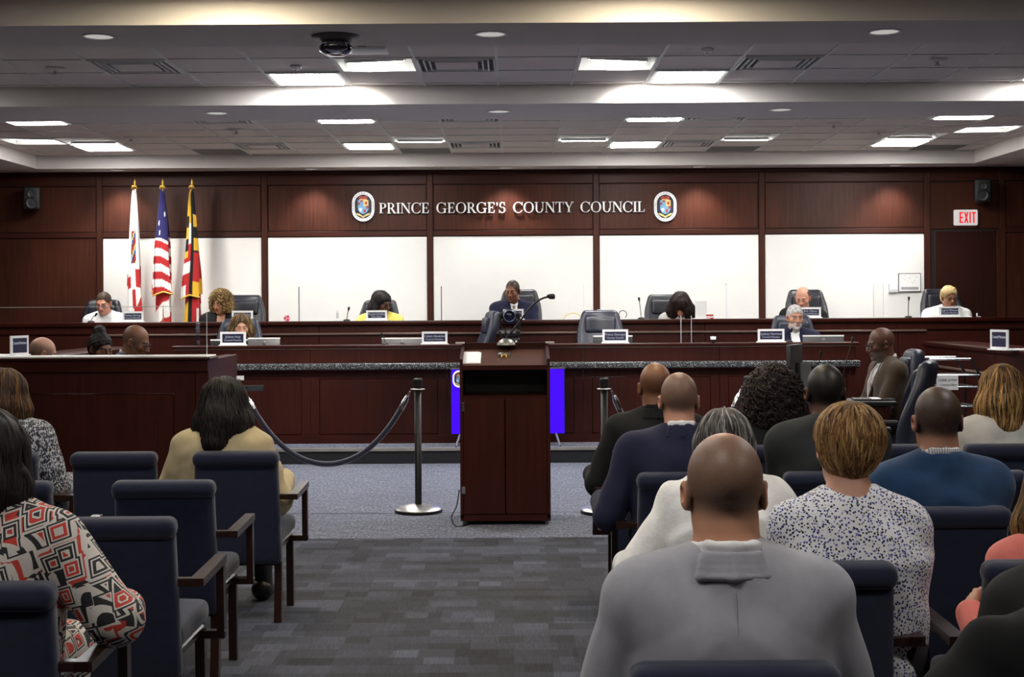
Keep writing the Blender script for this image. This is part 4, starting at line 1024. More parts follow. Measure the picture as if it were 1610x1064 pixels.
# ------------------------------------------------------------------ clerk's table, cart, bottle
TBD = 11.25
e = empty('clerk_table', (SX(1345, TBD), TBD, 0), R(-7), "clerk's table with a black top in front of the man in brown", 'table')
zt_ = P(1390, 628, TBD).z
MB().bbox(-.75, .29, -.22, .2, zt_ - .035, zt_, .006, 2).build('table_top', BLACKM, e)
MB().bbox(.20, .24, -.2, .18, 0, zt_ - .035, .004, 1).build('end_panel', WOOD, e); MB().bbox(-.7, -.66, -.2, .18, 0, zt_ - .035, .004, 1).build('end_panel', WOOD, e); MB().bbox(-.66, .2, -.18, -.15, .0, zt_ - .035, .004, 1).build('modesty_panel', WOOD, e)
def on_table(px, d): return (SX(px, d), d, zt_)
e = empty('document_folder', on_table(1372, 11.22), R(-7), 'open black folder with a white page on the table', 'folder'); MB().bbox(-.16, .16, -.1, .12, .001, .012, .003, 1).build('cover', BLACK, e); MB().box(-.02, .05, -.1, .1, .012, .015).build('page', PAPER, e)
md = 11.3
p = P(1249, 541, md); e = empty('desktop_monitor', (p.x, md, zt_), R(62), 'tall dark monitor seen edge-on above the curly hair', 'monitor')
MB().bbox(-.16, .16, -.02, .02, .12, p.z - zt_, .006, 2).build('rear_cover', DARKC, e); MB().box(-.14, .14, .02, .024, .14, p.z - zt_ - .02).build('screen', BLACK, e); MB().box(-.03, .03, -.04, -.02, 0, .3).build('neck', BLACK, e); MB().bbox(-.12, .12, -.12, .1, 0, .012, .003, 1).build('foot', BLACK, e)
p = P(1270, 570, 11.25); e = empty('laptop', (SX(1270, 11.25), 11.25, zt_), R(20), 'grey laptop lid tilted behind the dark short hair', 'laptop')
MB().cbox((0, .1, (p.z - zt_) / 2), (.2, .01, p.z - zt_), Matrix.Rotation(R(-12), 3, 'X')).build('lid', SILVER, e); MB().bbox(-.12, .12, -.1, .1, 0, .016, .003, 1).build('keyboard_base', DARKC, e)
mic(1318, 605, 1340, 536, 11.3, zt_, 'long gooseneck microphone on the table'); mic(1280, 600, 1290, 558, 11.42, zt_, 'short gooseneck microphone on the table beside the laptop')
KD = 12.38
xa, xb = SX(1436, KD), SX(1528, KD)
e = empty('book_cart', ((xa + xb) / 2, KD, 0), 0, 'black metal book cart carrying a paper sign at the right', 'cart')
hwk = (xb - xa) / 2; z1_ = P(1480, 563, KD).z; zs_ = [P(1480, 588, KD).z, P(1480, 606, KD).z, P(1480, 636, KD).z, .18]
for sx in (-1, 1):
    for yy in (-.2, .2):
        MB().tube([(sx * hwk, yy, .06), (sx * hwk, yy, zs_[0]), (sx * (hwk - .08), yy, z1_)], .011).build('post', BLACKM, e)
        MB().lathe([(0, -.012), (.03, -.012), (.032, 0), (.03, .012), (0, .012)], (sx * hwk, yy, .033), 12, 'x').build('caster', BLACK, e)
for yy in (-.2, .2): MB().tube([(-hwk + .08, yy, z1_), (hwk - .08, yy, z1_)], .011).build('handle', CHROME, e)
for z in zs_:
    MB().box(-hwk, hwk, -.2, .2, z - .012, z).build('shelf', BLACKM, e); MB().tube([(-hwk, -.205, z), (hwk, -.205, z)], .008).build('rail', CHROME, e)
p = P(1489, 601, KD - .22); g = MB().box(-.095, .095, -.003, .0, -.065, .06).build('paper_sign', PAPER, e, (p.x - e.location.x, -.225, p.z))
INK = plain('ink', (.02, .02, .03), .8)
link('lettering', text_mesh('CLERK of THE', .026, INK, .0004), g, (0, -.0045, .02), (R(90), 0, 0)); link('lettering', text_mesh('Council Office', .024, INK, .0004), g, (.01, -.0045, -.02), (R(90), 0, 0))
bd = 1.6 * F / (1037 - PY)
e = empty('drink_bottle', (SX(948, bd), bd, 0), 0, 'drink bottle with a white cap and label on the aisle carpet', 'bottle')
MB().lathe([(0, .0), (.03, 0), (.034, .01), (.034, .12), (.03, .15), (.016, .175), (.014, .19)], n=20).build('bottle', plain('bottle_dark', (.05, .008, .015), .15), e)
l_ = MB().lathe([(.0345, .02), (.035, .115)], n=20).build('label', PAPER, e)
MB().lathe([(.016, .185), (.018, .19), (.018, .215), (0, .217)], n=16).build('cap', WHITE, e)
for x_, s_ in ((-.012, 'vitamin'), (.012, 'water')): link('lettering', text_mesh(s_, .030, BLACK, .0004), l_, (x_, -.0345, .066), (R(90), R(-90), 0))

# ------------------------------------------------------------------ flags
def flag(px, label, design, fringe, topw, botw, seedv, pybot, pyin=None):
    d = WALL - .32; x = SX(px, d)
    e = empty('flag', (x, d, UPP_Z), 0, label, 'flag', 'furled flags on poles')
    zt = P(px, 287, d).z - UPP_Z
    MB().lathe([(.14, 0), (.14, .02), (.05, .05), (.02, .07), (0, .07)], n=24).build('stand', GOLD, e)
    MB().tube([(0, 0, .05), (0, 0, zt - .04)], .013, 10).build('pole', plain('flag_pole', (.22, .12, .04), .35), e)
    MB().lathe([(.012, 0), (.022, .015), (.01, .03), (.016, .05), (0, .1)], (0, 0, zt - .05), 12).build('finial', GOLD, e)
    za = P(px, 297, d).z - UPP_Z; zb = P(px, pybot, d).z - UPP_Z
    nu, nv = 90, 110; rnd = random.Random(seedv); ph = [rnd.uniform(0, 6) for _ in range(4)]
    V = np.zeros((nv + 1, nu + 1, 3)); C = np.zeros((nv + 1, nu + 1, 4)); C[..., 3] = 1
    for j in range(nv + 1):
        v = j / nv; wv = topw + (botw - topw) * v ** .8
        for i in range(nu + 1):
            u = i / nu
            # accordion: cloth goes back and forth across the width
            folds = 3.0; tri = abs(((u * folds + .15) % 2) - 1); tri = .5 - .5 * math.cos(math.pi * tri)
            xx = (tri - .5) * wv + .02 * math.sin(5 * v + ph[0] + u * 3) * v
            yy = -.03 - .10 * (u - .5) * (.3 + v) + .018 * math.sin(u * 14 + ph[1] + 3 * v)
            drop = (.05 + .5 * u * .16 + .1 * abs(tri - .5)) * v
            zz_ = za + (zb - za) * v - drop * .8 - .06 * u * (1 - v)
            V[j, i] = (xx, yy, zz_)
            C[j, i, :3] = design(tri, v)
    def sheet(V, C, nm):
        vs = V.reshape(-1, 3); me = bpy.data.meshes.new(nm)
        fs = [(j * (nu + 1) + i, j * (nu + 1) + i + 1, (j + 1) * (nu + 1) + i + 1, (j + 1) * (nu + 1) + i) for j in range(nv) for i in range(nu)]
        me.from_pydata(vs.tolist(), [], fs); a = me.color_attributes.new('Col', 'FLOAT_COLOR', 'POINT'); a.data.foreach_set('color', C.reshape(-1)); me.materials.append(vcol('flag_cloth', .7, .2, sheen=.2))
        me.polygons.foreach_set('use_smooth', [True] * len(fs)); o = link(nm, me, e)
        so = o.modifiers.new('thickness', 'SOLIDIFY'); so.thickness = .003
    sheet(V, C, 'cloth')
    if pyin:      # the longer fold hanging behind
        W = V.copy(); zi = P(px, pyin, d).z - UPP_Z; zmin = V[..., 2].min()
        W[..., 2] = za + (V[..., 2] - za) * (za - zi) / (za - zmin); W[..., 0] *= .82; W[..., 1] += .045; D_ = C.copy()
        for j in range(nv + 1):
            for i in range(nu + 1): D_[j, i, :3] = design(1 - abs((((i / nu) * 3 + .15) % 2) - 1), min(1, .35 + .65 * j / nv) if j > nv * .3 else .3)
        sheet(W, D_, 'rear_fold')
    if fringe:
        MB().tube([V[nv, i] for i in range(0, nu + 1, 2)], .012, 6).build('fringe', GOLD, e)
    MB().tube([(-.03, 0, za + .01), (-.02, -.03, za + .03), (.02, -.03, za + .03), (.03, 0, za + .01), (0, .02, za + .02)], .014, 6).build('cord', GOLD, e)
WHT, RED, BLU, BLK, GLD = (.78, .76, .74), (.42, .018, .02), (.018, .016, .10), (.006, .006, .007), (.72, .42, .03)
def d_usa(x, v):
    if v < .46 + .05 * (x - .5):
        return WHT if any((x - a) ** 2 * .35 + ((v - b_) * 1.6) ** 2 < .0016 for a, b_ in ((.25, .30), (.35, .40), (.8, .22))) else BLU
    return RED if int((v - .44 + .06 * (1 - x)) * 13) % 2 else WHT
def d_county(x, v):
    if .27 < v < .50 and .30 < x < .74:
        return [BLK, GLD, (.05, .2, .5), BLK, RED][(int(v * 42) + int(x * 9)) % 5]
    if (x < .26 and .58 < v < .655) or (x > .66 and .53 < v < .66) or (.34 < x < .60 and .68 < v < .78 + .3 * (x - .3)) or (.34 < x and .80 - .2 * (x - .6) < v < .93 - .1 * abs(x - .5)): return RED
    return WHT
def d_state(x, v):
    if v < .12: return BLK if x > .4 else GLD
    if .46 < x < .66: return BLK
    k = int(v * 9)
    if x < .24: return (GLD if k % 2 else BLK) if v < .62 else (RED if k % 2 else WHT)
    if x < .46: return (GLD if v < .3 else WHT) if v < .5 else (RED if k % 3 else WHT)
    return (BLK if k % 2 else GLD) if v < .58 else (RED if v < .86 else GLD)
flag(213, 'white flag with red cross and coat of arms, leftmost of the three', d_county, False, .045, .21, 1, 515)
flag(257, 'stars and stripes furled on a pole, middle of the three flags', d_usa, True, .045, .25, 2, 447, 525)
flag(303, 'black and gold flag with red and white, rightmost of the three', d_state, True, .045, .22, 5, 452, 525)
# ------------------------------------------------------------------ smooth bodies: blended rounded limbs turned into one surface
A3 = lambda *p: np.array(p, dtype=np.float64)
def rotm(ax, deg):
    c, s = math.cos(R(deg)), math.sin(R(deg))
    return np.array({'x': [[1, 0, 0], [0, c, -s], [0, s, c]], 'y': [[c, 0, s], [0, 1, 0], [-s, 0, c]], 'z': [[c, -s, 0], [s, c, 0], [0, 0, 1]]}[ax])
def unit(v): return v / (np.linalg.norm(v) + 1e-12)
class Sdf:
    def __init__(s): s.p = []
    def cap(s, a, b, ra, rb=None, k=.03, op=1):
        a, b = np.asarray(a, float), np.asarray(b, float); rb = ra if rb is None else rb; ba = b - a; bb = max(ba @ ba, 1e-9); m = max(ra, rb)
        def fn(X, Y, Z):
            x, y, z = X - a[0], Y - a[1], Z - a[2]
            h = np.clip((x * ba[0] + y * ba[1] + z * ba[2]) / bb, 0, 1)
            return np.sqrt((x - ba[0] * h) ** 2 + (y - ba[1] * h) ** 2 + (z - ba[2] * h) ** 2) - (ra + (rb - ra) * h)
        s.p.append((fn, np.minimum(a, b) - m, np.maximum(a, b) + m, k, op)); return s
    def ell(s, c, r, M=None, k=.03, op=1):
        c, r = np.asarray(c, float), np.asarray(r, float); M = np.eye(3) if M is None else M
        def fn(X, Y, Z):
            x, y, z = X - c[0], Y - c[1], Z - c[2]
            l = [M[0, i] * x + M[1, i] * y + M[2, i] * z for i in range(3)]
            k0 = np.sqrt((l[0] / r[0]) ** 2 + (l[1] / r[1]) ** 2 + (l[2] / r[2]) ** 2)
            k1 = np.sqrt((l[0] / r[0] ** 2) ** 2 + (l[1] / r[1] ** 2) ** 2 + (l[2] / r[2] ** 2) ** 2)
            return k0 * (k0 - 1) / np.maximum(k1, 1e-6)
        e = np.sqrt((M ** 2) @ (r ** 2)); s.p.append((fn, c - e, c + e, k, op)); return s
    def plane(s, n, o, k=.004):      # cut away the side n points to
        n, o = unit(np.asarray(n, float)), np.asarray(o, float)
        def fn(X, Y, Z): return -((X - o[0]) * n[0] + (Y - o[1]) * n[1] + (Z - o[2]) * n[2])
        s.p.append((fn, None, None, k, -1)); return s
    @staticmethod
    def mix(f, d, k, op):
        if op > 0: h = np.maximum(k - np.abs(f - d), 0) / k; return np.minimum(f, d) - h * h * k * .25
        d = -d; h = np.maximum(k - np.abs(f - d), 0) / k; return np.maximum(f, d) + h * h * k * .25
    def at(s, P_):
        f = np.full(len(P_), .5); X, Y, Z = P_[:, 0], P_[:, 1], P_[:, 2]
        for fn, lo, hi, k, op in s.p: f = s.mix(f, fn(X, Y, Z), k, op)
        return f
    def grad(s, P_, e=.002):
        f0 = s.at(P_); g = np.stack([s.at(P_ + np.eye(3)[i] * e) - f0 for i in range(3)], 1)
        return f0, g / (np.linalg.norm(g, axis=1, keepdims=True) + 1e-9)
    def box(s):
        lo = np.min([p[1] for p in s.p if p[1] is not None and p[4] > 0], 0); hi = np.max([p[2] for p in s.p if p[2] is not None and p[4] > 0], 0); return lo, hi
def axis_pts(lo, hi, step, fines):
    out = [lo]
    while out[-1] < hi:
        p = out[-1]; st = step
        for a, b, q in fines:
            if a - step * .6 <= p <= b: st = min(st, q)
        out.append(p + st)
    return np.array(out)
def surface(s, step, fine=None, disp=None):
    """mesh of the zero level: verts, quads; fine = list of (lo, hi, step) boxes"""
    lo, hi = s.box(); m = step * 2.2; fine = fine or []
    ax = [axis_pts(lo[i] - m, hi[i] + m, step, [(f[0][i], f[1][i], f[2]) for f in fine]) for i in range(3)]
    sh = tuple(len(a) for a in ax); f = np.full(sh, .5, np.float32)
    for fn, plo, phi, k, op in s.p:
        if plo is None: sl = [slice(0, n) for n in sh]
        else: sl = [slice(max(0, int(np.searchsorted(ax[i], plo[i] - k - m)) - 1), int(np.searchsorted(ax[i], phi[i] + k + m)) + 1) for i in range(3)]
        X, Y, Z = ax[0][sl[0]][:, None, None], ax[1][sl[1]][None, :, None], ax[2][sl[2]][None, None, :]
        if 0 in (X.size, Y.size, Z.size): continue
        sl = tuple(sl); f[sl] = s.mix(f[sl], fn(X, Y, Z), k, op)
    if disp is not None: f += disp(ax[0][:, None, None], ax[1][None, :, None], ax[2][None, None, :])
    ins = f < 0; n0, n1, n2 = sh
    cnt = np.zeros((n0 - 1, n1 - 1, n2 - 1), np.int8)
    cs = [(a, b, c) for a in (0, 1) for b in (0, 1) for c in (0, 1)]
    for a, b, c in cs: cnt += ins[a:n0 - 1 + a, b:n1 - 1 + b, c:n2 - 1 + c]
    I, J, K = np.nonzero((cnt > 0) & (cnt < 8))
    val = np.stack([f[I + a, J + b, K + c] for a, b, c in cs], 1).astype(np.float64)
    off = np.array(cs, float); pos = np.zeros((len(I), 3)); num = np.zeros(len(I))
    for p in range(8):
        for q in range(p + 1, 8):
            if sum(abs(cs[p][i] - cs[q][i]) for i in range(3)) != 1: continue
            x = (val[:, p] < 0) != (val[:, q] < 0); t = val[:, p] / np.where(x, val[:, p] - val[:, q], 1)
            pos += np.where(x[:, None], off[p] + (off[q] - off[p]) * t[:, None], 0); num += x
    pos /= num[:, None]
    V = np.stack([ax[i][ii] + pos[:, i] * (ax[i][ii + 1] - ax[i][ii]) for i, ii in enumerate((I, J, K))], 1)
    idx = np.full(cnt.shape, -1, np.int64); idx[I, J, K] = np.arange(len(I)); Q = []
    for d in range(3):
        a = ins[tuple(slice(0, -1) if i == d else slice(1, -1) for i in range(3))]; b = ins[tuple(slice(1, None) if i == d else slice(1, -1) for i in range(3))]
        for flip in (0, 1):
            w_ = np.stack(np.nonzero((a & ~b) if not flip else (~a & b)), 1)
            e1, e2 = [(1, 2), (2, 0), (0, 1)][d]
            base = w_.copy()
            for i in range(3):
                if i != d: base[:, i] += 1
            def cell(o1, o2): c = base.copy(); c[:, e1] -= o1; c[:, e2] -= o2; return idx[c[:, 0], c[:, 1], c[:, 2]]
            q = np.stack([cell(1, 1), cell(0, 1), cell(0, 0), cell(1, 0)], 1); Q.append(q[:, ::-1] if flip else q)
    Q = np.concatenate(Q); return V, Q[(Q >= 0).all(1)]
def np_mesh(name, V, Q, mats, col=None, smooth=True):
    me = bpy.data.meshes.new(name); n, k = Q.shape
    me.vertices.add(len(V)); me.vertices.foreach_set('co', V.astype(np.float32).ravel())
    me.loops.add(n * k); me.loops.foreach_set('vertex_index', Q.astype(np.int32).ravel())
    me.polygons.add(n); me.polygons.foreach_set('loop_start', np.arange(0, n * k, k, dtype=np.int32))
    me.polygons.foreach_set('use_smooth', np.ones(n, bool) if smooth else np.zeros(n, bool))
    me.update(calc_edges=True); me.validate()
    if col is not None:
        a = me.color_attributes.new('Col', 'FLOAT_COLOR', 'POINT'); c = np.ones((len(V), 4), np.float32); c[:, :3] = col; a.data.foreach_set('color', c.ravel())
    me.materials.append(mats); return me
def sst(x, a, b): t = np.clip((x - a) / (b - a), 0, 1); return t * t * (3 - 2 * t)

def folds(amp, freq, seed, u=(0, 0, 1)):
    """soft cloth creases as a displacement field"""
    r = np.random.RandomState(seed); D = r.normal(size=(6, 3)); D /= np.linalg.norm(D, axis=1)[:, None]; ph = r.uniform(0, 6.28, 6); fr = freq * r.uniform(.6, 1.7, 6)
    def fn(X, Y, Z):
        w_ = .6 * np.sin(11 * Z + 5 * X + ph[0]) + .6 * np.sin(9 * X - 7 * Y + ph[1]); o = 0
        for i in range(6): o = o + np.sin(fr[i] * (D[i, 0] * X + D[i, 1] * Y + D[i, 2] * Z) + 1.3 * w_ + ph[i]) / 6
        return (amp * 2.2 * o).astype(np.float32)
    return fn

def strands(name, sd, V, n, length, steps, flow, colors, mat, parent, width=.0022, lift=.003, seed=1, jitter=.25, wave=0, wfreq=60, keep=None):
    """locks of hair lying along a hair volume, joined as one part"""
    r = np.random.RandomState(seed); P0 = V[r.randint(0, len(V), n)]
    if keep is not None: P0 = P0[keep(P0)]; n = len(P0)
    lf = lift * r.uniform(.1, 1.2, n)[:, None]; jit = r.normal(size=(n, 3)) * jitter; pts, nrm = [], []; p = P0.copy(); st = length / steps * r.uniform(.6, 1.2, n)[:, None]; ph = r.uniform(0, 6.28, n)[:, None]
    for i in range(steps + 1):
        f, g = sd.grad(p); p = p - g * f[:, None]
        q = p + g * lf * (1 - .5 * i / steps)
        if wave:
            d0 = flow(p); sd_ = np.cross(g, d0); q = q + sd_ * wave * np.sin(wfreq * i * st + ph) + g * wave * .7 * np.cos(wfreq * i * st + ph)
        pts.append(q); nrm.append(g); d = flow(p) + jit; d = d - g * (d * g).sum(1, keepdims=True); d /= np.linalg.norm(d, axis=1, keepdims=True) + 1e-9; p = p + d * st
    pts, nrm = np.stack(pts, 1), np.stack(nrm, 1); S1 = steps + 1
    tg = np.gradient(pts, axis=1); tg /= np.linalg.norm(tg, axis=2, keepdims=True) + 1e-9; bn = np.cross(tg, nrm); bn /= np.linalg.norm(bn, axis=2, keepdims=True) + 1e-9
    t = np.linspace(0, 1, S1); wd = width * np.minimum(1, np.minimum(t * 5 + .35, (1 - t) * 3 + .12))[None, :, None] * r.uniform(.6, 1.4, n)[:, None, None]
    vs = np.stack([pts + bn * wd, pts + nrm * wd * .9, pts - bn * wd], 2)      # n, S1, 3, 3
    ii = np.arange(n)[:, None, None] * S1 * 3 + np.arange(steps)[None, :, None] * 3 + np.arange(2)[None, None, :]
    q = np.stack([ii, ii + 1, ii + 4, ii + 3], -1).reshape(-1, 4)
    ci = np.array(colors)[r.randint(0, len(colors), n)] * r.uniform(.7, 1.25, n)[:, None]
    col = np.repeat(ci, S1 * 3, 0); o = link(name, np_mesh(name, vs.reshape(-1, 3), q, mat, np.clip(col, 0, 1)), parent); o['kind'] = 'stuff'; return o

SKINM, HAIRM = vcol('skin', .48, .35, .08, 500), vcol('hair', .55, .2, .5, 260)
def ik(a, b, l1, l2, pole):
    d = b - a; L = min(np.linalg.norm(d), (l1 + l2) * .995); u = unit(d); b = a + u * L
    x = (l1 * l1 - l2 * l2 + L * L) / (2 * L); h = math.sqrt(max(l1 * l1 - x * x, 0)); pv = unit(pole - u * (pole @ u)); return a + u * x + pv * h, b

def person(label, px, top, d, floor=0., seat=.47, yaw=0., lean=0., side=0., hp=0., hy=0., hr=0., hs=1., sw=.185, bulk=1., skin=(.42, .22, .15), stub=None, brow=(.03, .02, .015), lip=None,
           eyes='down', beard=None, outfit=None, legmat=None, hands='lap', fine=.0045, coarse=.012, hair=None, glasses=None, nose=1., seed=0, poles=None, extra=None, neckw=1., shoemat=None, headfwd=.0, shrug=0., breast=0.):
    seat_z = seat; pel = A3(0, 0, seat_z + .10)
    u = unit(A3(math.tan(R(side)), math.tan(R(lean)), 1)); rr = unit(A3(u[2], 0, -u[0])); cf = np.cross(u, rr)
    nv = unit(.45 * u + .55 * A3(0, 0, 1) + A3(0, .22 + headfwd, 0))
    Rh = rotm('z', hy) @ rotm('x', -hp) @ rotm('y', hr)
    def head_from(T):
        N = pel + u * T; Hc = N + nv * .085 - Rh @ A3(0, -.025, -.065) * hs
        return N, Hc, Hc[2] + (Rh @ A3(0, -.012, .035))[2] * hs + hs * math.sqrt(((Rh[2] * A3(.076, .096, .088)) ** 2).sum())
    zt = P(px, top, d).z - floor; T = .5
    for _ in range(4): T += (zt - head_from(T)[2]) / max(u[2], .5)
    if not .40 < T < .64: print('TORSO', label, round(T, 3))
    T = min(max(T, .36), .68); N, Hc, _ = head_from(T)
    Rz = rotm('z', yaw); tgt = P(px, top, d); b0 = A3(tgt.x, tgt.y, 0) - Rz @ A3(Hc[0], Hc[1], 0)
    root = empty('person', (b0[0], b0[1], floor), R(yaw), label, 'person')
    H = lambda *p: Hc + Rh @ (A3(*p) * hs)
    B = lambda x, y, z: N + rr * x + cf * y + u * z
    # joints
    C = pel + u * T * .66; S = {s: N - u * (.072 - shrug) + rr * s * sw for s in (-1, 1)}
    desk = seat_z + .27
    pose = {'lap': (A3(-.07, .30, seat_z + .17), A3(.07, .31, seat_z + .17)), 'desk': (A3(-.16, .40, desk), A3(.16, .40, desk)), 'arms': (A3(-.25, .20, seat_z + .23), A3(.25, .20, seat_z + .23)),
            'forward': (A3(-.06, .42, seat_z + .25), A3(.06, .42, seat_z + .25))}
    hd = pose[hands] if isinstance(hands, str) else hands
    arm = {}
    for s, t_ in zip((-1, 1), hd):
        pole = A3(s * .32, -.5, -.9) if poles is None else A3(*poles[0 if s < 0 else 1])
        E, W = ik(S[s], np.asarray(t_, float), .29, .25, pole); arm[s] = (S[s], E, W)
    hip = {s: pel + A3(s * .09, 0, -.01) for s in (-1, 1)}; knee = {s: A3(s * .115, .43, seat_z + .065) for s in (-1, 1)}
    ank = {s: A3(s * .12, .44, .085) for s in (-1, 1)}; toe = {s: A3(s * .135, .60, .035) for s in (-1, 1)}
    def torso(sd, o, k=.07):
        for s in (-1, 1):
            sd.cap(pel + rr * s * .085, pel + u * T * .36 + rr * s * .075, .118 * bulk + o, .108 * bulk + o, k)
            sd.cap(pel + u * T * .36 + rr * s * .075, C + rr * s * .085, .108 * bulk + o, .112 * bulk + o, k)
            sd.cap(C + rr * s * .085, N - u * .10 + rr * s * (sw - .075), .112 * bulk + o, .075 * bulk + o, k)
            sd.cap(N - u * .045 + rr * s * .03, S[s] + u * .005, .05 + o, .052 + o, .06)
            sd.cap(N - u * .015 - cf * .022, N - u * .17 - cf * .02, .052 + o, .085 * bulk + o, .05) if s > 0 else None
            if breast: sd.ell(C + rr * s * .075 + cf * .10 * bulk - u * .02, (.065 + breast + o, .06 + breast + o, .065 + o), None, .05)
    def arms(sd, o, upto=1., r=1.):
        for s in (-1, 1):
            a, e_, w_ = arm[s]; sd.cap(a, e_, .054 * r + o, .045 * r + o, .022); sd.cap(e_, e_ + (w_ - e_) * upto, .044 * r + o, (.044 - .013 * upto) * r + o, .02)
    def legs(sd, o):
        for s in (-1, 1):
            sd.cap(hip[s], knee[s], .088 * bulk + o, .062 + o, .05); sd.cap(knee[s], ank[s], .060 + o, .04 + o, .03)
    # ---- body: one continuous surface
    b = Sdf(); torso(b, 0); arms(b, 0); legs(b, 0)
    for s in (-1, 1):
        b.cap(ank[s], toe[s], .04, .03, .03)
        # trapezius, hand
        b.cap(N + nv * .03 + rr * s * .02, S[s] - rr * s * .06 + u * .02, .036, .038, .05)
        a, e_, w_ = arm[s]; hdv = unit(unit(w_ - e_) + A3(-s * .25, .25, -.15)); pn = unit(np.cross(hdv, A3(0, 0, 1)) * s + A3(0, 0, .6)); sv = unit(np.cross(hdv, pn)); pn = np.cross(sv, hdv)
        pc = w_ + hdv * .055; b.ell(pc, (.040, .046, .017), np.stack([sv, hdv, pn], 1), .018)
        for fi, (ox, ln) in enumerate(((-.029, .066), (-.010, .078), (.010, .073), (.028, .058))):
            f0 = w_ + hdv * .085 + sv * ox; f1 = f0 + unit(hdv + sv * ox * 3 - pn * .15) * ln * .52; f2 = f1 + unit(hdv + sv * ox * 2 - pn * .75) * ln * .55
            b.cap(f0, f1, .0092, .0085, .008); b.cap(f1, f2, .0085, .0072, .004)
        tb = w_ + hdv * .03 - sv * .028 * (1 if s > 0 else -1); t1 = tb + unit(hdv * .7 - sv * .75 * (1 if s > 0 else -1)) * .035; b.cap(tb, t1, .013, .011, .012); b.cap(t1, t1 + unit(hdv - pn * .3) * .032, .011, .009, .004)
    b.cap(N - nv * .03, H(0, -.022, -.05), .060 * neckw, .056 * neckw * hs, .03); b.cap(N + cf * .02, H(0, .005, -.06), .045 * neckw, .045 * hs, .03)
    e2 = lambda c, r_, k, op=1: b.ell(H(*c), A3(*r_) * hs, Rh, k, op)
    e2((0, -.012, .035), (.076, .096, .088), .02); e2((0, .028, -.03), (.062, .066, .086), .03); e2((0, .032, -.072), (.050, .050, .038), .025); e2((0, .076, -.098), (.022, .018, .017), .02)
    b.cap(H(-.030, .080, .020), H(.030, .080, .020), .011 * hs, None, .02)
    b.cap(H(0, .090, .012), H(0, .110 * (1 + .03 * (nose - 1)), -.030), .007 * hs, .0125 * hs * nose, .012)
    for s in (-1, 1):
        e2((s * .013, .099, -.036), (.010 * nose, .011, .009), .008); e2((s * .040, .060, -.022), (.024, .024, .024), .02)
        e2((s * .031, .096, .004), (.017, .011, .010), .012, -1); e2((s * .031, .080, .002), (.0145, .0125, .0115), .006)
        Re = Rh @ rotm('z', -s * 22) @ rotm('x', -12); b.ell(H(s * .081, -.010, -.004), A3(.008, .019, .031) * hs, Re, .008); b.ell(H(s * .086, -.006, -.002), A3(.006, .010, .016) * hs, Re, .005, -1)
        b.cap(H(s * .072, .0, -.028), H(s * .076, -.004, -.02), .008 * hs, None, .008)
    b.cap(H(-.018, .089, -.059), H(.018, .089, -.059), .0065 * hs, None, .010); b.cap(H(-.014, .088, -.070), H(.014, .088, -.070), .0072 * hs, None, .010)
    b.cap(H(-.02, .1005, -.0645), H(.02, .1005, -.0645), .0026 * hs, None, .004, -1)
    fb = .135 * hs; boxes = [(Hc - fb, Hc + fb, fine)]
    V, Q = surface(b, coarse, boxes + [(arm[s][2] - .0, arm[s][2] + .0 + .001, coarse) for s in ()] + [(arm[s][2] - A3(.07, .05, .07), arm[s][2] + A3(.07, .16, .07), max(fine, .0058)) for s in (-1, 1)])
    L = (V - Hc) @ Rh / hs; x, y, z = L[:, 0], L[:, 1], L[:, 2]; ax_ = np.abs(x)
    col = np.tile(np.array(skin), (len(V), 1)); rs = np.random.RandomState(seed)
    inhead = (np.abs(L) < .16).all(1)
    def blend(mask, c): nonlocal col; m = np.clip(mask, 0, 1)[:, None] * inhead[:, None]; col = col * (1 - m) + np.array(c) * m
    blush = np.array(skin) * A3(1.12, .86, .82); blend(.5 * np.exp(-((ax_ - .082) / .02) ** 2 - (z / .04) ** 2), blush); blend(.45 * np.exp(-(x / .02) ** 2 - ((z + .03) / .02) ** 2) * (y > .08), blush)
    if stub is not None: m, c = stub(x, y, z); blend(m, c)
    if beard is not None:
        bm_ = sst(y, -.02, .02) * sst(-z, .040, .058) * (1 - .9 * ((ax_ < .017) & (z > -.067) & (z < -.056))); bm_ = np.maximum(bm_, ((ax_ < .032) & (np.abs(z + .047) < .006) & (y > .07)) * 1.); blend(bm_ * beard[1], beard[0])
    lipc = lip or np.array(skin) * A3(.95, .62, .60)
    blend(((np.abs(z + .0645) < .0125 * (1 - (x / .028) ** 2)) & (ax_ < .026) & (y > .075)) * .8, lipc); blend(((np.abs(z + .0645) < .0022) & (ax_ < .024) & (y > .075)) * .8, np.array(lipc) * .3)
    if brow is not None: blend(((ax_ > .013) & (ax_ < .050) & (np.abs(z - (.023 - .10 * np.maximum(ax_ - .035, 0))) < .0050) & (y > .05)) * .85, brow)
    ex_ = (ax_ - .031) / .0145; ez = (z - .002)
    if eyes == 'open':
        op_ = (y > .06) & (ex_ ** 2 + (ez / .0062) ** 2 < 1); blend(op_ * 1., (.62, .60, .58)); blend(op_ * ((ax_ - .031) ** 2 + (ez) ** 2 < .0058 ** 2) * 1., (.02, .012, .01)); blend((y > .06) * (np.abs(ez - .0062 * np.sqrt(np.maximum(1 - ex_ ** 2, 0))) < .0018) * (np.abs(ex_) < 1) * 1., (.012, .008, .006))
    else: blend((y > .06) * (np.abs(ez + .0045 - .002 * (ex_ ** 2)) < .0022) * (np.abs(ex_) < 1.05) * 1., (.015, .009, .007))
    link('body', np_mesh('body', V, Q, SKINM, col), root)
    # ---- clothes
    of = outfit or {}; kind = of.get('kind', 'top'); mt = of.get('mat'); lg = legmat or plain('dark_trousers', (.014, .014, .018), .85, nscale=40)
    tr = Sdf(); legs(tr, .014); tr.cap(pel - rr * .085, pel + rr * .085, .118 * bulk + .012, None, .05)
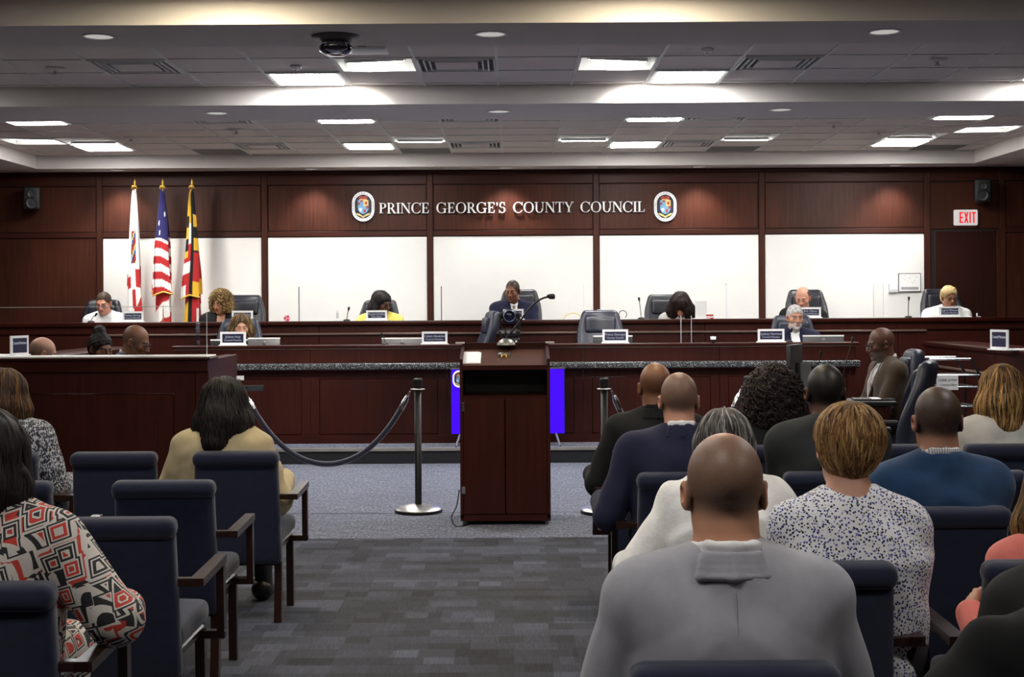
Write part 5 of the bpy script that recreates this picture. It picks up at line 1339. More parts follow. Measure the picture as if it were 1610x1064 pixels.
    Vt, Qt = surface(tr, max(coarse, .013), None, folds(.003, 40, seed + 5)); link('trousers', np_mesh('trousers', Vt, Qt, lg), root)
    for s in (-1, 1):
        sh = Sdf(); sh.cap(ank[s] - A3(0, .03, .02), ank[s] + A3(0, .02, -.03), .052, .05, .03); sh.cap(ank[s] + A3(0, .0, -.035), toe[s] + A3(0, .02, .0), .05, .036, .03); sh.plane((0, 0, -1), (0, 0, .001))
        v_, q_ = surface(sh, .014); link('shoe', np_mesh('shoe', v_, q_, shoemat or BLACK), root)
    j = Sdf(); o_ = of.get('o', .018); torso(j, o_); arms(j, o_ * .9, of.get('sleeve', .93), of.get('ar', 1.06))
    for s in (-1, 1): j.cap(N + nv * .018 + rr * s * .025, S[s] - rr * s * .05 + u * .02, .036 + o_ * .8, .042 + o_, .05)
    j.cap(N + nv * .025, N + nv * .22, .052 * neckw + of.get('neck', .004), .075, .012, -1)
    if kind == 'suit':
        for s in (-1, 1): j.cap(N - u * .055 + rr * s * .06, S[s] + u * .006 - rr * s * .012, .046 + o_, .050 + o_, .04)
        if of.get('vneck', True): j.cap(B(0, .10, .02), B(0, .17 * bulk, -.26), *of.get('vopen', (.062, .012)), .012, -1)
        cl = Sdf(); ring = [B(0, -.066 * neckw, .042), B(.046 * neckw, -.055 * neckw, .040), B(.074 * neckw, -.010, .022), B(.070, .050, -.02), B(.060, .105 * bulk, -.08), B(.022, .145 * bulk, -.24)]
        for s in (-1, 1):
            pr = [N + (p_ - N) - 2 * rr * ((p_ - N) @ rr) * (s < 0) for p_ in ring]
            for lv, (ro, dz) in enumerate(((0, 0), (.007, -.013), (.015, -.027), (.024, -.042))):
                for i_, (a, c) in enumerate(zip(pr, pr[1:])):
                    ea, ec = [unit((p_ - N) - u * ((p_ - N) @ u)) * ro + u * dz for p_ in (a, c)]; cl.cap(a + ea, c + ec, .0085, .0085, .010)
    elif of.get('collar'):      # soft stand-up or turn-down collar
        n_ = 12
        for i in range(n_):
            a0, a1 = [2 * math.pi * t_ / n_ for t_ in (i, i + 1)]; f_ = lambda a: B(.074 * neckw * math.sin(a), -.062 * neckw * math.cos(a) + .004, .028 - .018 * (1 - math.cos(a)) / 2)
            j.cap(f_(a0), f_(a1), of['collar'], None, .016)
    if of.get('more'): of['more'](j, B, S, o_)
    if kind == 'suit':
        v_, q_ = surface(cl, max(.0055, fine)); link('collar', np_mesh('collar', v_, q_, mt), root)
        pts = np.array([B(0, -.34, -.03 - .45 * i / 24) for i in range(25)])      # centre seam down the back
        for _ in range(14): pts = pts + cf[None, :] * np.maximum(j.at(pts), -.01)[:, None] * .9
        MB().tube([Vector(p_) - Vector(cf) * .0006 for p_ in pts], .0013, 5).build('back_seam', mt, root)
    v_, q_ = surface(j, of.get('step', coarse), None, folds(of.get('fold', .0035), of.get('ff', 34), seed + 1)); link(of.get('name', 'jacket' if kind == 'suit' else 'top'), np_mesh('garment', v_, q_, mt), root)
    if of.get('shirt') is not None:
        sh = Sdf(); torso(sh, .007); sh.cap(N - nv * .0, N + nv * .2, .054 * neckw + .002, .07, .008, -1)
        ring = [B(0, -.060 * neckw, .060), B(.042 * neckw, -.044 * neckw, .058), B(.062 * neckw, .0, .044), B(.046, .052, .012), B(.014, .078, -.016)]
        for s in (-1, 1):
            pr = [p_ - 2 * rr * ((p_ - N) @ rr) * (s < 0) for p_ in ring]
            for a, c in zip(pr, pr[1:]): sh.cap(a, c, .0105, None, .01); sh.cap(a - u * .02, c - u * .02, .0105, None, .01)
        v_, q_ = surface(sh, of.get('step', coarse) * .8); link('shirt', np_mesh('shirt', v_, q_, of['shirt']), root)
    if of.get('tie') is not None:
        m = MB(); pth = [B(0, .086, -.022), B(0, .118 * bulk, -.07), B(0, .150 * bulk, -.16), B(0, .155 * bulk, -.30)]; wds = [.016, .014, .024, .032]; vs = []
        for p_, w_ in zip(pth, wds): vs += [p_ - rr * w_, p_ + rr * w_, p_ + rr * w_ * .7 + cf * .012, p_ - rr * w_ * .7 + cf * .012]
        m.add(vs, [(i * 4 + a, i * 4 + (a + 1) % 4, i * 4 + 4 + (a + 1) % 4, i * 4 + 4 + a) for i in range(3) for a in range(4)] + [(3, 2, 1, 0), (12, 13, 14, 15)]); m.build('tie', of['tie'], root)
    # ---- hair
    ctx = dict(H=H, Rh=Rh, hs=hs, B=B, N=N, rr=rr, cf=cf, u=u, nv=nv, root=root, fine=fine, seed=seed, S=S, arm=arm, C=C, bulk=bulk, T=T, pel=pel)
    if hair: hair(ctx)
    if glasses is not None:
        g = empty('glasses'); g.parent = root; m = MB()
        for s in (-1, 1):
            m.tube([H(s * .032 + .024 * math.cos(a), .104 - .006 * abs(math.cos(a)), .000 + .017 * math.sin(a)) for a in [2 * math.pi * i / 18 for i in range(19)]], .0017 * hs * 1.3, 6, False)
            m.tube([H(s * .056, .098, .006), H(s * .076, .06, .006), H(s * .082, -.005, .006)], .0016 * hs * 1.3, 6)
        m.tube([H(-.009, .106, .004), H(0, .110, .006), H(.009, .106, .004)], .0016 * hs * 1.3, 6); m.build('frame', glasses, g)
        for s in (-1, 1): MB().add([H(s * .032 + .023 * math.cos(a), .104 - .006 * abs(math.cos(a)), .016 * math.sin(a)) for a in [2 * math.pi * i / 16 for i in range(16)]], [tuple(range(16))]).build('lens', PLEXI, g)
    if extra: extra(ctx)
    return root

# ------------------------------------------------------------------ hair styles
def hair_mesh(c, sd, name, color, step=.006, disp=None, mat=None, amp=.25):
    V, Q = surface(sd, step, None, disp); rs = np.random.RandomState(c['seed']); n = np.sin(V @ (rs.normal(size=3) * 90)) * .5 + np.sin(V @ (rs.normal(size=3) * 160)) * .5
    col = np.array(color) * (1 + amp * n[:, None]); link(name, np_mesh(name, V, Q, mat or HAIRM, np.clip(col, 0, 1)), c['root']); return V
def scalp(c, sd, r=(.083, .104, .094), o=(0, -.016, .040), face=True, nape=-.075, ears=True):
    H, Rh, hs = c['H'], c['Rh'], c['hs']; sd.ell(H(*o), A3(*r) * hs, Rh, .02)
def carve(c, sd, nape=-.075, ears=True, fy=.10, fz=-.035, fr=(.088, .072, .098)):
    H, Rh, hs = c['H'], c['Rh'], c['hs']
    sd.ell(H(0, fy, fz), A3(*fr) * hs, Rh, .012, -1)
    if nape is not None: sd.plane(-(Rh @ A3(0, .25, 1)), H(0, -.05, nape), .01)
    if ears:
        for s in (-1, 1): sd.ell(H(s * .092, .004, -.012), A3(.028, .034, .040) * hs, Rh, .012, -1)
def short_hair(color, r=(.081, .102, .092), colors=None, nape=-.062, n=500, length=.05, top=None, bump_=.0015, ears=True, fy=.10):
    def f(c):
        sd = Sdf(); scalp(c, sd, r); sd.ell(c['H'](0, -.03, -.01), A3(.077, .088, .07) * c['hs'], c['Rh'], .03)
        if top: sd.ell(c['H'](*top[0]), A3(*top[1]) * c['hs'], c['Rh'], .03)
        carve(c, sd, nape, ears, fy)
        V = hair_mesh(c, sd, 'hair', color, max(c['fine'], .0045), folds(bump_, 130, c['seed']))
        if n:
            up = c['Rh'] @ A3(0, 0, 1); cr = c['H'](0, -.03, .13)
            def flow(p): d = p - cr; d = d / (np.linalg.norm(d, axis=1, keepdims=True) + 1e-6); return d * .8 - up * .6
            strands('hair_locks', sd, V, n, length, 7, flow, colors or [color], HAIRM, c['root'], .0022, .003, c['seed'] + 3, .18)
    return f
def long_hair(color, blobs, colors=None, n=700, length=.14, scalp_r=(.088, .108, .098), lift=.004, width=.0026, wave=0, step=.008, fold=.004, ff=70, fy=.11, fz=-.04, fr=(.075, .075, .10), jitter=.15, steps=11):
    """scalp plus hanging masses; blobs are (points in head space, radii)"""
    def f(c):
        H, Rh, hs = c['H'], c['Rh'], c['hs']; sd = Sdf(); scalp(c, sd, scalp_r)
        for pts, rad in blobs:
            for a, b_, ra, rb in zip(pts, pts[1:], rad, rad[1:]): sd.cap(H(*a), H(*b_), ra * hs, rb * hs, .035)
        if fr is not None: sd.ell(H(0, fy, fz), A3(*fr) * hs, Rh, .015, -1)
        V = hair_mesh(c, sd, 'hair', color, max(c['fine'], step), folds(fold, ff, c['seed']))
        cr = H(0, -.02, .13); up = A3(0, 0, 1)
        def flow(p): d = p - cr; r_ = np.linalg.norm(d, axis=1, keepdims=True); return d / (r_ + 1e-6) * np.exp(-r_ * 9) * 2 - up
        strands('hair_locks', sd, V, n, length, steps, flow, colors or [color], HAIRM, c['root'], width, lift, c['seed'] + 3, jitter, wave)
    return f
def curly_hair(color, center, rad, colors=None, n=800, curl=.009, length=.09, extra_=(), fr=(.082, .098, .115), fy=.115, fz=-.050, amp=.012, width=.003):
    def f(c):
        H, Rh, hs = c['H'], c['Rh'], c['hs']; sd = Sdf(); scalp(c, sd, (.088, .106, .098)); sd.ell(H(*center), A3(*rad) * hs, Rh, .04)
        for ce_, ra in extra_: sd.ell(H(*ce_), A3(*ra) * hs, Rh, .04)
        if fr is not None: sd.ell(H(0, fy, fz), A3(*fr) * hs, Rh, .015, -1)
        V = hair_mesh(c, sd, 'hair', color, max(c['fine'], .008), folds(amp, 75, c['seed']))
        def flow(p): d = p - H(0, -.02, .06); return d / (np.linalg.norm(d, axis=1, keepdims=True) + 1e-6) * .2 - A3(0, 0, 1)
        strands('hair_curls', sd, V, n, length, 14, flow, colors or [color], HAIRM, c['root'], width, .010, c['seed'] + 3, .5, curl, 160)
    return f
def fringe_hair(color, bald_top=True, colors=None, z1=.055):
    """band of short hair round a bald crown"""
    def f(c):
        H, Rh, hs = c['H'], c['Rh'], c['hs']; sd = Sdf(); scalp(c, sd, (.0795, .0995, .0905), (0, -.013, .036)); sd.ell(H(0, -.03, -.01), A3(.076, .084, .06) * hs, Rh, .03)
        carve(c, sd, -.062, True, .075, .0, (.10, .085, .13)); sd.ell(H(0, .012, .115), A3(.072, .10, .065) * hs, Rh, .012, -1)
        hair_mesh(c, sd, 'hair', color, max(c['fine'], .0045), folds(.001, 130, c['seed']))
    return f
def buzz(color, lo=-.06, hi=.085, bald=(0, .03, .12, .065), amt=.8):
    """shaved hair as pigment on the scalp"""
    def f(x, y, z):
        back = sst(-(y - .055 - .25 * np.maximum(z, 0)), -.012, .012); m = back * sst(z + .12 * np.maximum(y, 0), lo, lo + .035)
        side_ok = 1 - sst(np.abs(x), .079, .083) * (z < .03)
        if bald: dd = np.sqrt((x - bald[0]) ** 2 * 1.1 + (y - bald[1]) ** 2 * .8 + (z - bald[2]) ** 2); m = m * sst(dd, bald[3], bald[3] + .045)
        n_ = .94 + .06 * np.sin(x * 310 + 40 * np.sin(z * 90)) * np.sin(z * 270 + y * 330); return m * side_ok * amt * n_, color
    return f
# ------------------------------------------------------------------ cloth
def cloth(name, c, rough=.85, weave=600, var=.12, bstr=.3, sheen=.15, streak=None):
    return plain(name, c, rough, spec=.25, nscale=14, nvar=var, bstr=bstr, bscale=weave, sheen=sheen)
C_GREY = cloth('grey_suiting', (.33, .33, .365), var=.10, weave=900)
C_NAVY = cloth('navy_suiting', (.012, .013, .038), sheen=.05); C_BLACK = cloth('black_suiting', (.007, .007, .008), sheen=0); C_CHAR = cloth('charcoal_wool', (.018, .020, .021), weave=300, bstr=.5, sheen=.03)
C_BLUE = cloth('blue_fleece', (.010, .040, .105), weave=300); C_TAN = cloth('tan_wool', (.42, .34, .20), weave=400); C_GREYTOP = cloth('pale_grey_knit', (.40, .39, .37), weave=300)
C_PINK = cloth('coral_knit', (.62, .16, .13)); C_WHITE = cloth('white_shirt', (.78, .78, .79), var=.04); C_WBLOUSE = cloth('white_crinkled_cotton', (.80, .79, .77), var=.10, bstr=.7, weave=90)
C_YEL = cloth('yellow_jacket', (.72, .62, .14)); C_BROWN = cloth('brown_jacket', (.052, .032, .018)); C_WJ = cloth('white_jacket', (.74, .74, .72), var=.05); C_SLATE = cloth('slate_suit', (.030, .033, .048))
def m_dots():
    m, t, b = nt('dotted_blouse'); b.inputs['Roughness'].default_value = .85
    v = coords(t); vo = node(t, 'ShaderNodeTexVoronoi', i_Scale=125.0, i_Randomness=.9); lk(t, v, vo.inputs['Vector'])
    hs_ = node(t, 'ShaderNodeSeparateColor'); lk(t, vo.outputs['Color'], hs_.inputs[0])
    ink = ramp(t, hs_.outputs[0], [(0, (.01, .01, .02)), (.40, (.035, .05, .28)), (.72, (.16, .18, .42)), (.86, (.62, .62, .64))], 'CONSTANT')
    thr = node(t, 'ShaderNodeMath', operation='LESS_THAN'); thr.inputs[1].default_value = .42; lk(t, vo.outputs['Distance'], thr.inputs[0])
    mx = node(t, 'ShaderNodeMix', data_type='RGBA'); mx.inputs[6].default_value = (.76, .76, .79, 1); lk(t, thr.outputs[0], mx.inputs[0]); lk(t, ink, mx.inputs[7]); lk(t, mx.outputs[2], b.inputs['Base Color'])
    n = node(t, 'ShaderNodeTexNoise', i_Scale=60.0, i_Detail=3.0); lk(t, v, n.inputs['Vector']); bump(t, b, n.outputs[0], .4, .004); return m
def m_squares():
    m, t, b = nt('geometric_dress'); b.inputs['Roughness'].default_value = .8
    v = coords(t, (1, .6, 1), rot=(0, R(18), 0)); vo = node(t, 'ShaderNodeTexVoronoi', distance='CHEBYCHEV', i_Scale=17.0, i_Randomness=.6); lk(t, v, vo.inputs['Vector'])
    hs_ = node(t, 'ShaderNodeSeparateColor'); lk(t, vo.outputs['Color'], hs_.inputs[0])
    pick = ramp(t, hs_.outputs[1], [(0, (.42, .035, .02)), (.42, (.50, .46, .42)), (.75, (.012, .011, .013))], 'CONSTANT')
    ring = ramp(t, vo.outputs['Distance'], [(0, (1, 1, 1)), (.12, (.5, .5, .5)), (.18, (0, 0, 0)), (.30, (.5, .5, .5)), (.36, (0, 0, 0)), (.44, (.5, .5, .5)), (.52, (1, 1, 1))], 'CONSTANT')
    g = node(t, 'ShaderNodeSeparateColor'); lk(t, ring, g.inputs[0])
    cs = ramp(t, g.outputs[0], [(0, (.010, .009, .011)), (.1, (.010, .009, .011)), (.4, (.52, .48, .44)), (.8, (1, 0, 1))], 'CONSTANT')
    e_ = node(t, 'ShaderNodeMath', operation='GREATER_THAN'); e_.inputs[1].default_value = .8; lk(t, g.outputs[0], e_.inputs[0])
    mx = node(t, 'ShaderNodeMix', data_type='RGBA'); lk(t, e_.outputs[0], mx.inputs[0]); lk(t, cs, mx.inputs[6]); lk(t, pick, mx.inputs[7])
    d2 = node(t, 'ShaderNodeMath', operation='COMPARE'); d2.inputs[1].default_value = .25; d2.inputs[2].default_value = .055; lk(t, vo.outputs['Distance'], d2.inputs[0])
    s2 = node(t, 'ShaderNodeMath', operation='GREATER_THAN'); s2.inputs[1].default_value = .52; lk(t, hs_.outputs[2], s2.inputs[0]); mm = node(t, 'ShaderNodeMath', operation='MULTIPLY'); lk(t, d2.outputs[0], mm.inputs[0]); lk(t, s2.outputs[0], mm.inputs[1])
    m3 = node(t, 'ShaderNodeMix', data_type='RGBA'); m3.inputs[7].default_value = (.48, .03, .018, 1); lk(t, mm.outputs[0], m3.inputs[0]); lk(t, mx.outputs[2], m3.inputs[6]); lk(t, m3.outputs[2], b.inputs['Base Color']); return m
def m_tweed():
    m, t, b = nt('tweed_knit'); b.inputs['Roughness'].default_value = .95
    w1 = node(t, 'ShaderNodeTexVoronoi', i_Scale=130.0); lk(t, coords(t, (1, 1, .6)), w1.inputs['Vector']); n = node(t, 'ShaderNodeTexNoise', i_Scale=50.0, i_Detail=4.0); lk(t, coords(t), n.inputs['Vector'])
    mx = node(t, 'ShaderNodeMath', operation='MULTIPLY'); lk(t, w1.outputs[0], mx.inputs[0]); lk(t, n.outputs[0], mx.inputs[1])
    lk(t, ramp(t, mx.outputs[0], [(.14, (.008, .008, .012)), (.24, (.05, .055, .085)), (.36, (.42, .43, .47))]), b.inputs['Base Color']); bump(t, b, w1.outputs[0], .8, .004); return m
def m_check(name, c, line, sc):
    m, t, b = nt(name); b.inputs['Roughness'].default_value = .85
    br = node(t, 'ShaderNodeTexBrick', offset=0.0); br.inputs['Scale'].default_value = sc; br.inputs['Mortar Size'].default_value = .06; br.inputs['Brick Width'].default_value = .5; br.inputs['Row Height'].default_value = .5
    for i, q in (('Color1', c), ('Color2', c), ('Mortar', line)): br.inputs[i].default_value = (*q, 1)
    lk(t, coords(t, rot=(R(90), 0, 0)), br.inputs['Vector']); lk(t, br.outputs[0], b.inputs['Base Color']); return m
C_DOTS, C_SQ, C_TWEED, C_CHECK = m_dots(), m_squares(), m_tweed(), m_check('checked_shirt', (.68, .68, .70), (.10, .09, .12), 60)
TIEG = m_check('patterned_tie', (.62, .56, .54), (.25, .15, .13), 50); TIED = plain('dark_tie', (.12, .075, .03), .6)
PALE, TANSK, DARKSK, MIDSK = (.50, .27, .19), (.40, .20, .12), (.085, .036, .020), (.20, .085, .042)
def suit(mat, shirt=None, tie=None, **k): return dict(kind='suit', mat=mat, shirt=shirt or C_WHITE, tie=tie, **k)
def topw(mat, **k): return dict(kind='top', mat=mat, **k)
HG = (.05, .04, .035)

def draped(j, B, S, o):
    # the coat hangs over the chair back behind its wearer
    for s in (-1, 1):
        j.cap(B(s * .2, -.10, -.10), B(s * .24, -.38, -.42), .10, .09, .08); j.cap(B(s * .24, -.38, -.42), B(s * .27, -.42, -.85), .09, .07, .06)
    sl_ = [B(-.2, -.2, -.06), B(-.40, -.30, -.10), B(-.48, -.32, -.19), B(-.53, -.33, -.5), B(-.54, -.34, -.85)]
    for a, b_ in zip(sl_, sl_[1:]): j.cap(a, b_, .062, .066, .05)
    for z_ in (-.2, -.35, -.5, -.65, -.8): j.cap(B(-.22, -.33, z_), B(-.48, -.33, z_ - .03), .08, .07, .08)
    j.cap(B(-.22, -.33, -.19), B(.22, -.33, -.19), .085, .085, .08); j.cap(B(-.22, -.38, -.38), B(.22, -.38, -.38), .09, .09, .08); j.cap(B(-.23, -.41, -.6), B(.23, -.41, -.6), .08, .08, .08); j.cap(B(-.24, -.42, -.85), B(.24, -.42, -.85), .07, .07, .08)
# ---- audience, seen from behind
person('man with shaved head in a grey suit, nearest the camera', 1138, 680, 3.06, seat=.48, lean=-3, hs=1.07, sw=.196, bulk=1.05, skin=(.50, .25, .155), stub=buzz((.085, .062, .047), -.055, .1, (0, .035, .125, .040), .80), neckw=1.18,
       outfit=suit(C_GREY, o=.020, step=.0085, fold=.0035, ff=20, ar=1.02), hands=((-.20, .26, .66), (.20, .26, .66)), poles=((-.45, -.4, -.85), (.45, -.4, -.85)), fine=.0032, seed=11)
person('woman with short golden brown hair in a dotted white blouse', 1331, 643, 4.14, seat=.47, lean=-2, hr=3, hs=1.0, sw=.160, bulk=1.10, skin=(.52, .27, .19), outfit=topw(C_DOTS, o=.016, step=.009, fold=.004, neck=.012, name='blouse', sleeve=.85, ar=1.12),
       hair=short_hair((.13, .062, .020), (.098, .110, .103), [(.22, .11, .035), (.32, .18, .065), (.11, .05, .018), (.40, .25, .11)], -.088, 1500, .085, ((0, -.05, .05), (.092, .085, .088)), .003, ears=True), hands='lap', fine=.0045, seed=12)
person('woman with grey hair in a white crinkled blouse behind the grey suit', 1137, 648, 5.16, seat=.46, lean=14, side=0, hp=14, hs=1.02, sw=.175, bulk=1.15, skin=PALE, outfit=topw(C_WBLOUSE, o=.026, step=.010, fold=.006, ff=45, neck=.012, name='blouse', sleeve=.9, ar=1.1),
       hair=long_hair((.085, .078, .072), [([(0, -.06, .03), (0, -.085, -.07)], [.085, .066]), ([(.06, -.02, .0), (.072, -.03, -.085)], [.05, .04]), ([(-.06, -.02, .0), (-.072, -.03, -.085)], [.05, .04])], [(.10, .09, .085), (.22, .20, .19), (.05, .045, .042), (.34, .32, .30)], 800, .12), hands=((-.34, .26, .62), (.31, .28, .66)), poles=((-.6, -.4, -.8), (.6, -.4, -.8)), seed=13)
person('man in a navy blazer with a bald crown in the aisle seat', 1067, 585, 6.22, seat=.47, lean=4, hs=1.05, sw=.212, bulk=1.10, skin=(.50, .25, .165), stub=buzz((.08, .058, .045), -.055, .1, (0, .05, .12, .05), .78), outfit=suit(C_NAVY, o=.02, ar=1.15), hands=((-.34, .22, .70), (.22, .26, .70)), neckw=1.1, seed=14, shoemat=plain('tan_shoe', (.18, .085, .03), .4))
person('bald man in a black suit in the front aisle seat', 1030, 570, 7.32, seat=.47, lean=3, hs=1.06, sw=.195, bulk=1.08, skin=MIDSK, outfit=suit(C_BLACK, C_BLACK, o=.02, ar=1.15), hands=((-.32, .24, .68), (.22, .26, .70)), neckw=1.15, seed=15, stub=buzz((.08, .035, .02), -.05, .05, (0, .0, .12, .09), .5))
person('woman with a mass of dark curly hair in the front row', 1213, 578, 7.32, seat=.46, lean=2, hs=1.0, sw=.18, bulk=1.05, skin=MIDSK, outfit=topw(C_BLACK, o=.018), hair=curly_hair((.012, .008, .008), (0, -.045, -.03), (.155, .135, .165), [(.02, .012, .011), (.035, .02, .018), (.012, .008, .008)], 1300, .008, .08, (((0, -.05, -.13), (.165, .12, .12)),)), seed=16)
person('man with close-cropped black hair in a charcoal coat', 1297, 572, 6.22, seat=.48, lean=2, hs=1.06, sw=.195, bulk=1.08, skin=DARKSK, outfit=dict(kind='top', mat=C_CHAR, o=.028, collar=.024, name='coat', ar=1.1), stub=buzz((.0075, .007, .007), -.062, .1, None, .98), hands='lap', seed=17)
person('man with thinning dark hair in a blue pullover', 1473, 607, 5.16, seat=.47, lean=0, hs=1.07, sw=.186, bulk=1.08, skin=(.30, .145, .09), stub=buzz((.022, .016, .013), -.062, .1, (0, .02, .135, .012), .95), outfit=dict(kind='top', mat=C_BLUE, shirt=C_CHECK, o=.020, collar=.019, name='pullover', ar=1.12, neck=.012), hands='lap', neckw=1.1, seed=18)
person('woman with straight streaked blond hair in a pale grey top', 1572, 577, 7.32, seat=.46, lean=2, hs=1.0, sw=.17, bulk=1.05, skin=TANSK, outfit=topw(C_GREYTOP, o=.02, name='sweater', ar=1.2),
       hair=long_hair((.10, .055, .02), [([(0, -.05, .04), (0, -.085, -.06), (0, -.10, -.16)], [.09, .09, .075]), ([(.05, -.03, .03), (.075, -.045, -.08), (.085, -.06, -.165)], [.06, .06, .04]), ([(-.05, -.03, .03), (-.08, -.045, -.08), (-.09, -.06, -.17)], [.06, .06, .04])], [(.14, .07, .02), (.26, .14, .045), (.035, .02, .01), (.40, .24, .10)], 1000, .2, width=.003), seed=19)
person('woman in a coral top with long brown hair cut by the right edge', 1668, 716, 4.14, seat=.45, lean=20, side=4, hs=1.0, sw=.16, bulk=1.02, skin=PALE, outfit=topw(C_PINK, o=.016, name='sweater'), hair=long_hair((.07, .035, .014), [([(0, -.05, .04), (0, -.09, -.08), (0, -.11, -.22)], [.09, .095, .07]), ([(-.05, -.03, .03), (-.09, -.04, -.1), (-.10, -.06, -.25)], [.06, .06, .04])], [(.12, .06, .02), (.2, .11, .04)], 500, .2), hands=((-.22, .25, .66), (.2, .25, .68)), seed=20)
person('figure in a black coat filling the lower right corner', 1752, 712, 3.2, seat=.46, lean=2, hs=1.05, sw=.215, bulk=1.15, skin=TANSK, outfit=dict(kind='top', mat=cloth('deep_black_coat', (.0035, .0035, .004), sheen=0), o=.035, collar=.025, name='coat', ar=1.3, more=draped), hair=short_hair((.02, .015, .012), n=0), hands=((-.30, .24, .68), (.22, .26, .70)), seed=21)
person('woman with long dark hair in a tan jacket at the left aisle', 353, 597, 7.2, seat=.46, lean=2, side=0, hp=4, hs=1.0, sw=.172, bulk=1.05, skin=TANSK, outfit=dict(kind='top', mat=C_TAN, o=.024, collar=.018, name='jacket', ar=1.2, fold=.005),
       hair=long_hair((.010, .008, .008), [([(0, -.05, .04), (0, -.085, -.08), (-.02, -.12, -.19)], [.095, .10, .075]), ([(.05, -.03, .03), (.085, -.045, -.1), (.10, -.09, -.20)], [.065, .065, .04]), ([(-.05, -.03, .03), (-.085, -.045, -.1), (-.13, -.07, -.17)], [.065, .06, .03])], [(.015, .011, .010), (.03, .02, .017), (.009, .007, .007)], 900, .18, wave=.003), hands=((-.28, .22, .70), (.28, .22, .68)), seed=22, shoemat=BLACK)
person('woman with brown shoulder-length hair in a tweed cardigan at the left edge', 10, 583, 7.2, seat=.46, lean=2, hs=1.0, sw=.178, bulk=1.1, skin=TANSK, outfit=topw(C_TWEED, o=.024, name='cardigan', ar=1.25),
       hair=long_hair((.035, .016, .008), [([(0, -.05, .04), (0, -.085, -.06), (0, -.10, -.17)], [.09, .09, .07]), ([(.05, -.03, .03), (.08, -.045, -.08), (.09, -.06, -.19)], [.06, .06, .035]), ([(-.05, -.03, .03), (-.08, -.045, -.08), (-.09, -.06, -.17)], [.06, .06, .04])], [(.05, .022, .010), (.13, .06, .02), (.02, .010, .006)], 800, .18), hands=((-.25, .24, .68), (.26, .24, .66)), seed=23)
person('woman with black hair in a red, black and white geometric dress', -14, 652, 4.02, seat=.47, lean=3, side=2, hs=1.03, sw=.20, bulk=1.15, skin=MIDSK, outfit=topw(C_SQ, o=.022, step=.010, fold=.006, ff=24, name='dress', sleeve=.75, ar=1.25), legmat=C_SQ,
       hair=long_hair((.008, .006, .006), [([(0, -.05, .04), (0, -.08, -.08), (0, -.09, -.15)], [.09, .09, .06]), ([(.05, -.03, .03), (.075, -.04, -.09)], [.06, .055])], [(.012, .009, .009), (.02, .014, .013)], 600, .15), hands=((-.28, .25, .70), (.36, .20, .70)), poles=((-.5, -.7, -.6), (.7, -.4, -.7)), seed=24)

# ---- staff behind the left desk
person('bald man with glasses behind the staff desk, leftmost', 67, 530, 11.05, .15, .46, yaw=-62, lean=12, hp=16, hs=1.04, skin=PALE, stub=buzz((.10, .07, .055), -.06, .05, (0, .0, .12, .075), .8), outfit=suit(C_CHAR), hands='desk', glasses=BLACK, seed=31, coarse=.014)
person('woman with hair in a high bun behind the staff desk', 158, 524, 11.6, .15, .46, yaw=-104, lean=10, hp=12, hy=-26, hs=1.04, skin=(.13, .055, .03), outfit=topw(C_BLACK), hands='desk', brow=(.01, .008, .008),
       hair=short_hair((.010, .008, .008), (.084, .106, .096), None, -.07, 250, .05, ((0, -.045, .145), (.046, .046, .040)), .003, fy=.102), seed=32, coarse=.014)
person('bald man in a dark suit with glasses behind the staff desk, rightmost', 213, 511, 11.05, .15, .46, yaw=-96, lean=14, hp=20, hs=1.06, skin=(.17, .075, .042), stub=buzz((.05, .035, .03), -.06, .05, (0, .0, .12, .08), .6), outfit=suit(C_SLATE), hands='desk', glasses=BLACKM, seed=33, coarse=.014)

# ---- council members on the upper dais, facing the room
UD = 16.42
FD = dict(fine=.0045, coarse=.014)
person('man in a white shirt on the upper dais at the left', 163, 459.5, UD, UPP_Z, .50, yaw=180, lean=17, hp=16, hy=-4, hs=1.05, sw=.20, bulk=1.05, skin=(.56, .27, .19), outfit=dict(kind='top', mat=C_WHITE, collar=.014, name='shirt', neck=.012), hair=short_hair((.055, .034, .022), (.080, .100, .091), None, -.06, 0, fy=.094), glasses=BLACKM, hands='desk', seed=41, **FD)
person('woman with blond curls in a black jacket on the upper dais', 346, 459, UD, UPP_Z, .50, yaw=180, lean=12, hp=15, hy=-18, hs=1.02, sw=.20, bulk=1.1, skin=(.36, .17, .095), outfit=suit(C_BLACK, plain('skin_neckline', (.36, .17, .095), .5)), brow=(.05, .03, .015), lip=(.42, .08, .07),
       hair=curly_hair((.17, .10, .035), (0, -.035, .025), (.135, .125, .125), [(.30, .19, .07), (.48, .34, .14), (.12, .065, .022), (.07, .035, .014)], 900, .010, .07, (((.07, -.02, -.06), (.07, .08, .07)), ((-.08, -.02, -.06), (.06, .08, .06))), amp=.010), hands='desk', seed=42, **FD)
person('woman with glasses and long black hair in yellow on the upper dais', 601, 463, UD, UPP_Z, .50, yaw=180, lean=14, hp=12, hy=48, hs=1.04, sw=.2, bulk=1.15, skin=(.10, .042, .026), outfit=topw(C_YEL, o=.02, collar=.016, name='jacket'), lip=(.22, .05, .05),
       hair=long_hair((.008, .006, .007), [([(0, -.05, .05), (0, -.085, -.06), (0, -.10, -.17)], [.095, .09, .07]), ([(.05, -.02, .05), (.085, -.03, -.06), (.09, -.02, -.20)], [.06, .055, .04]), ([(-.05, -.02, .05), (-.085, -.03, -.06), (-.09, -.02, -.20)], [.06, .055, .04])], [(.014, .010, .010), (.022, .016, .016)], 400, .15, fy=.125), glasses=BLACK, hands='desk', seed=43, **FD)
def pin(c):
    MB().lathe([(.016, -.004), (.016, .004), (0, .006)], tuple(c['B'](-.10, .155 * c['bulk'], -.12)), 12, 'y').build('lapel_pin', WHITE, c['root'])
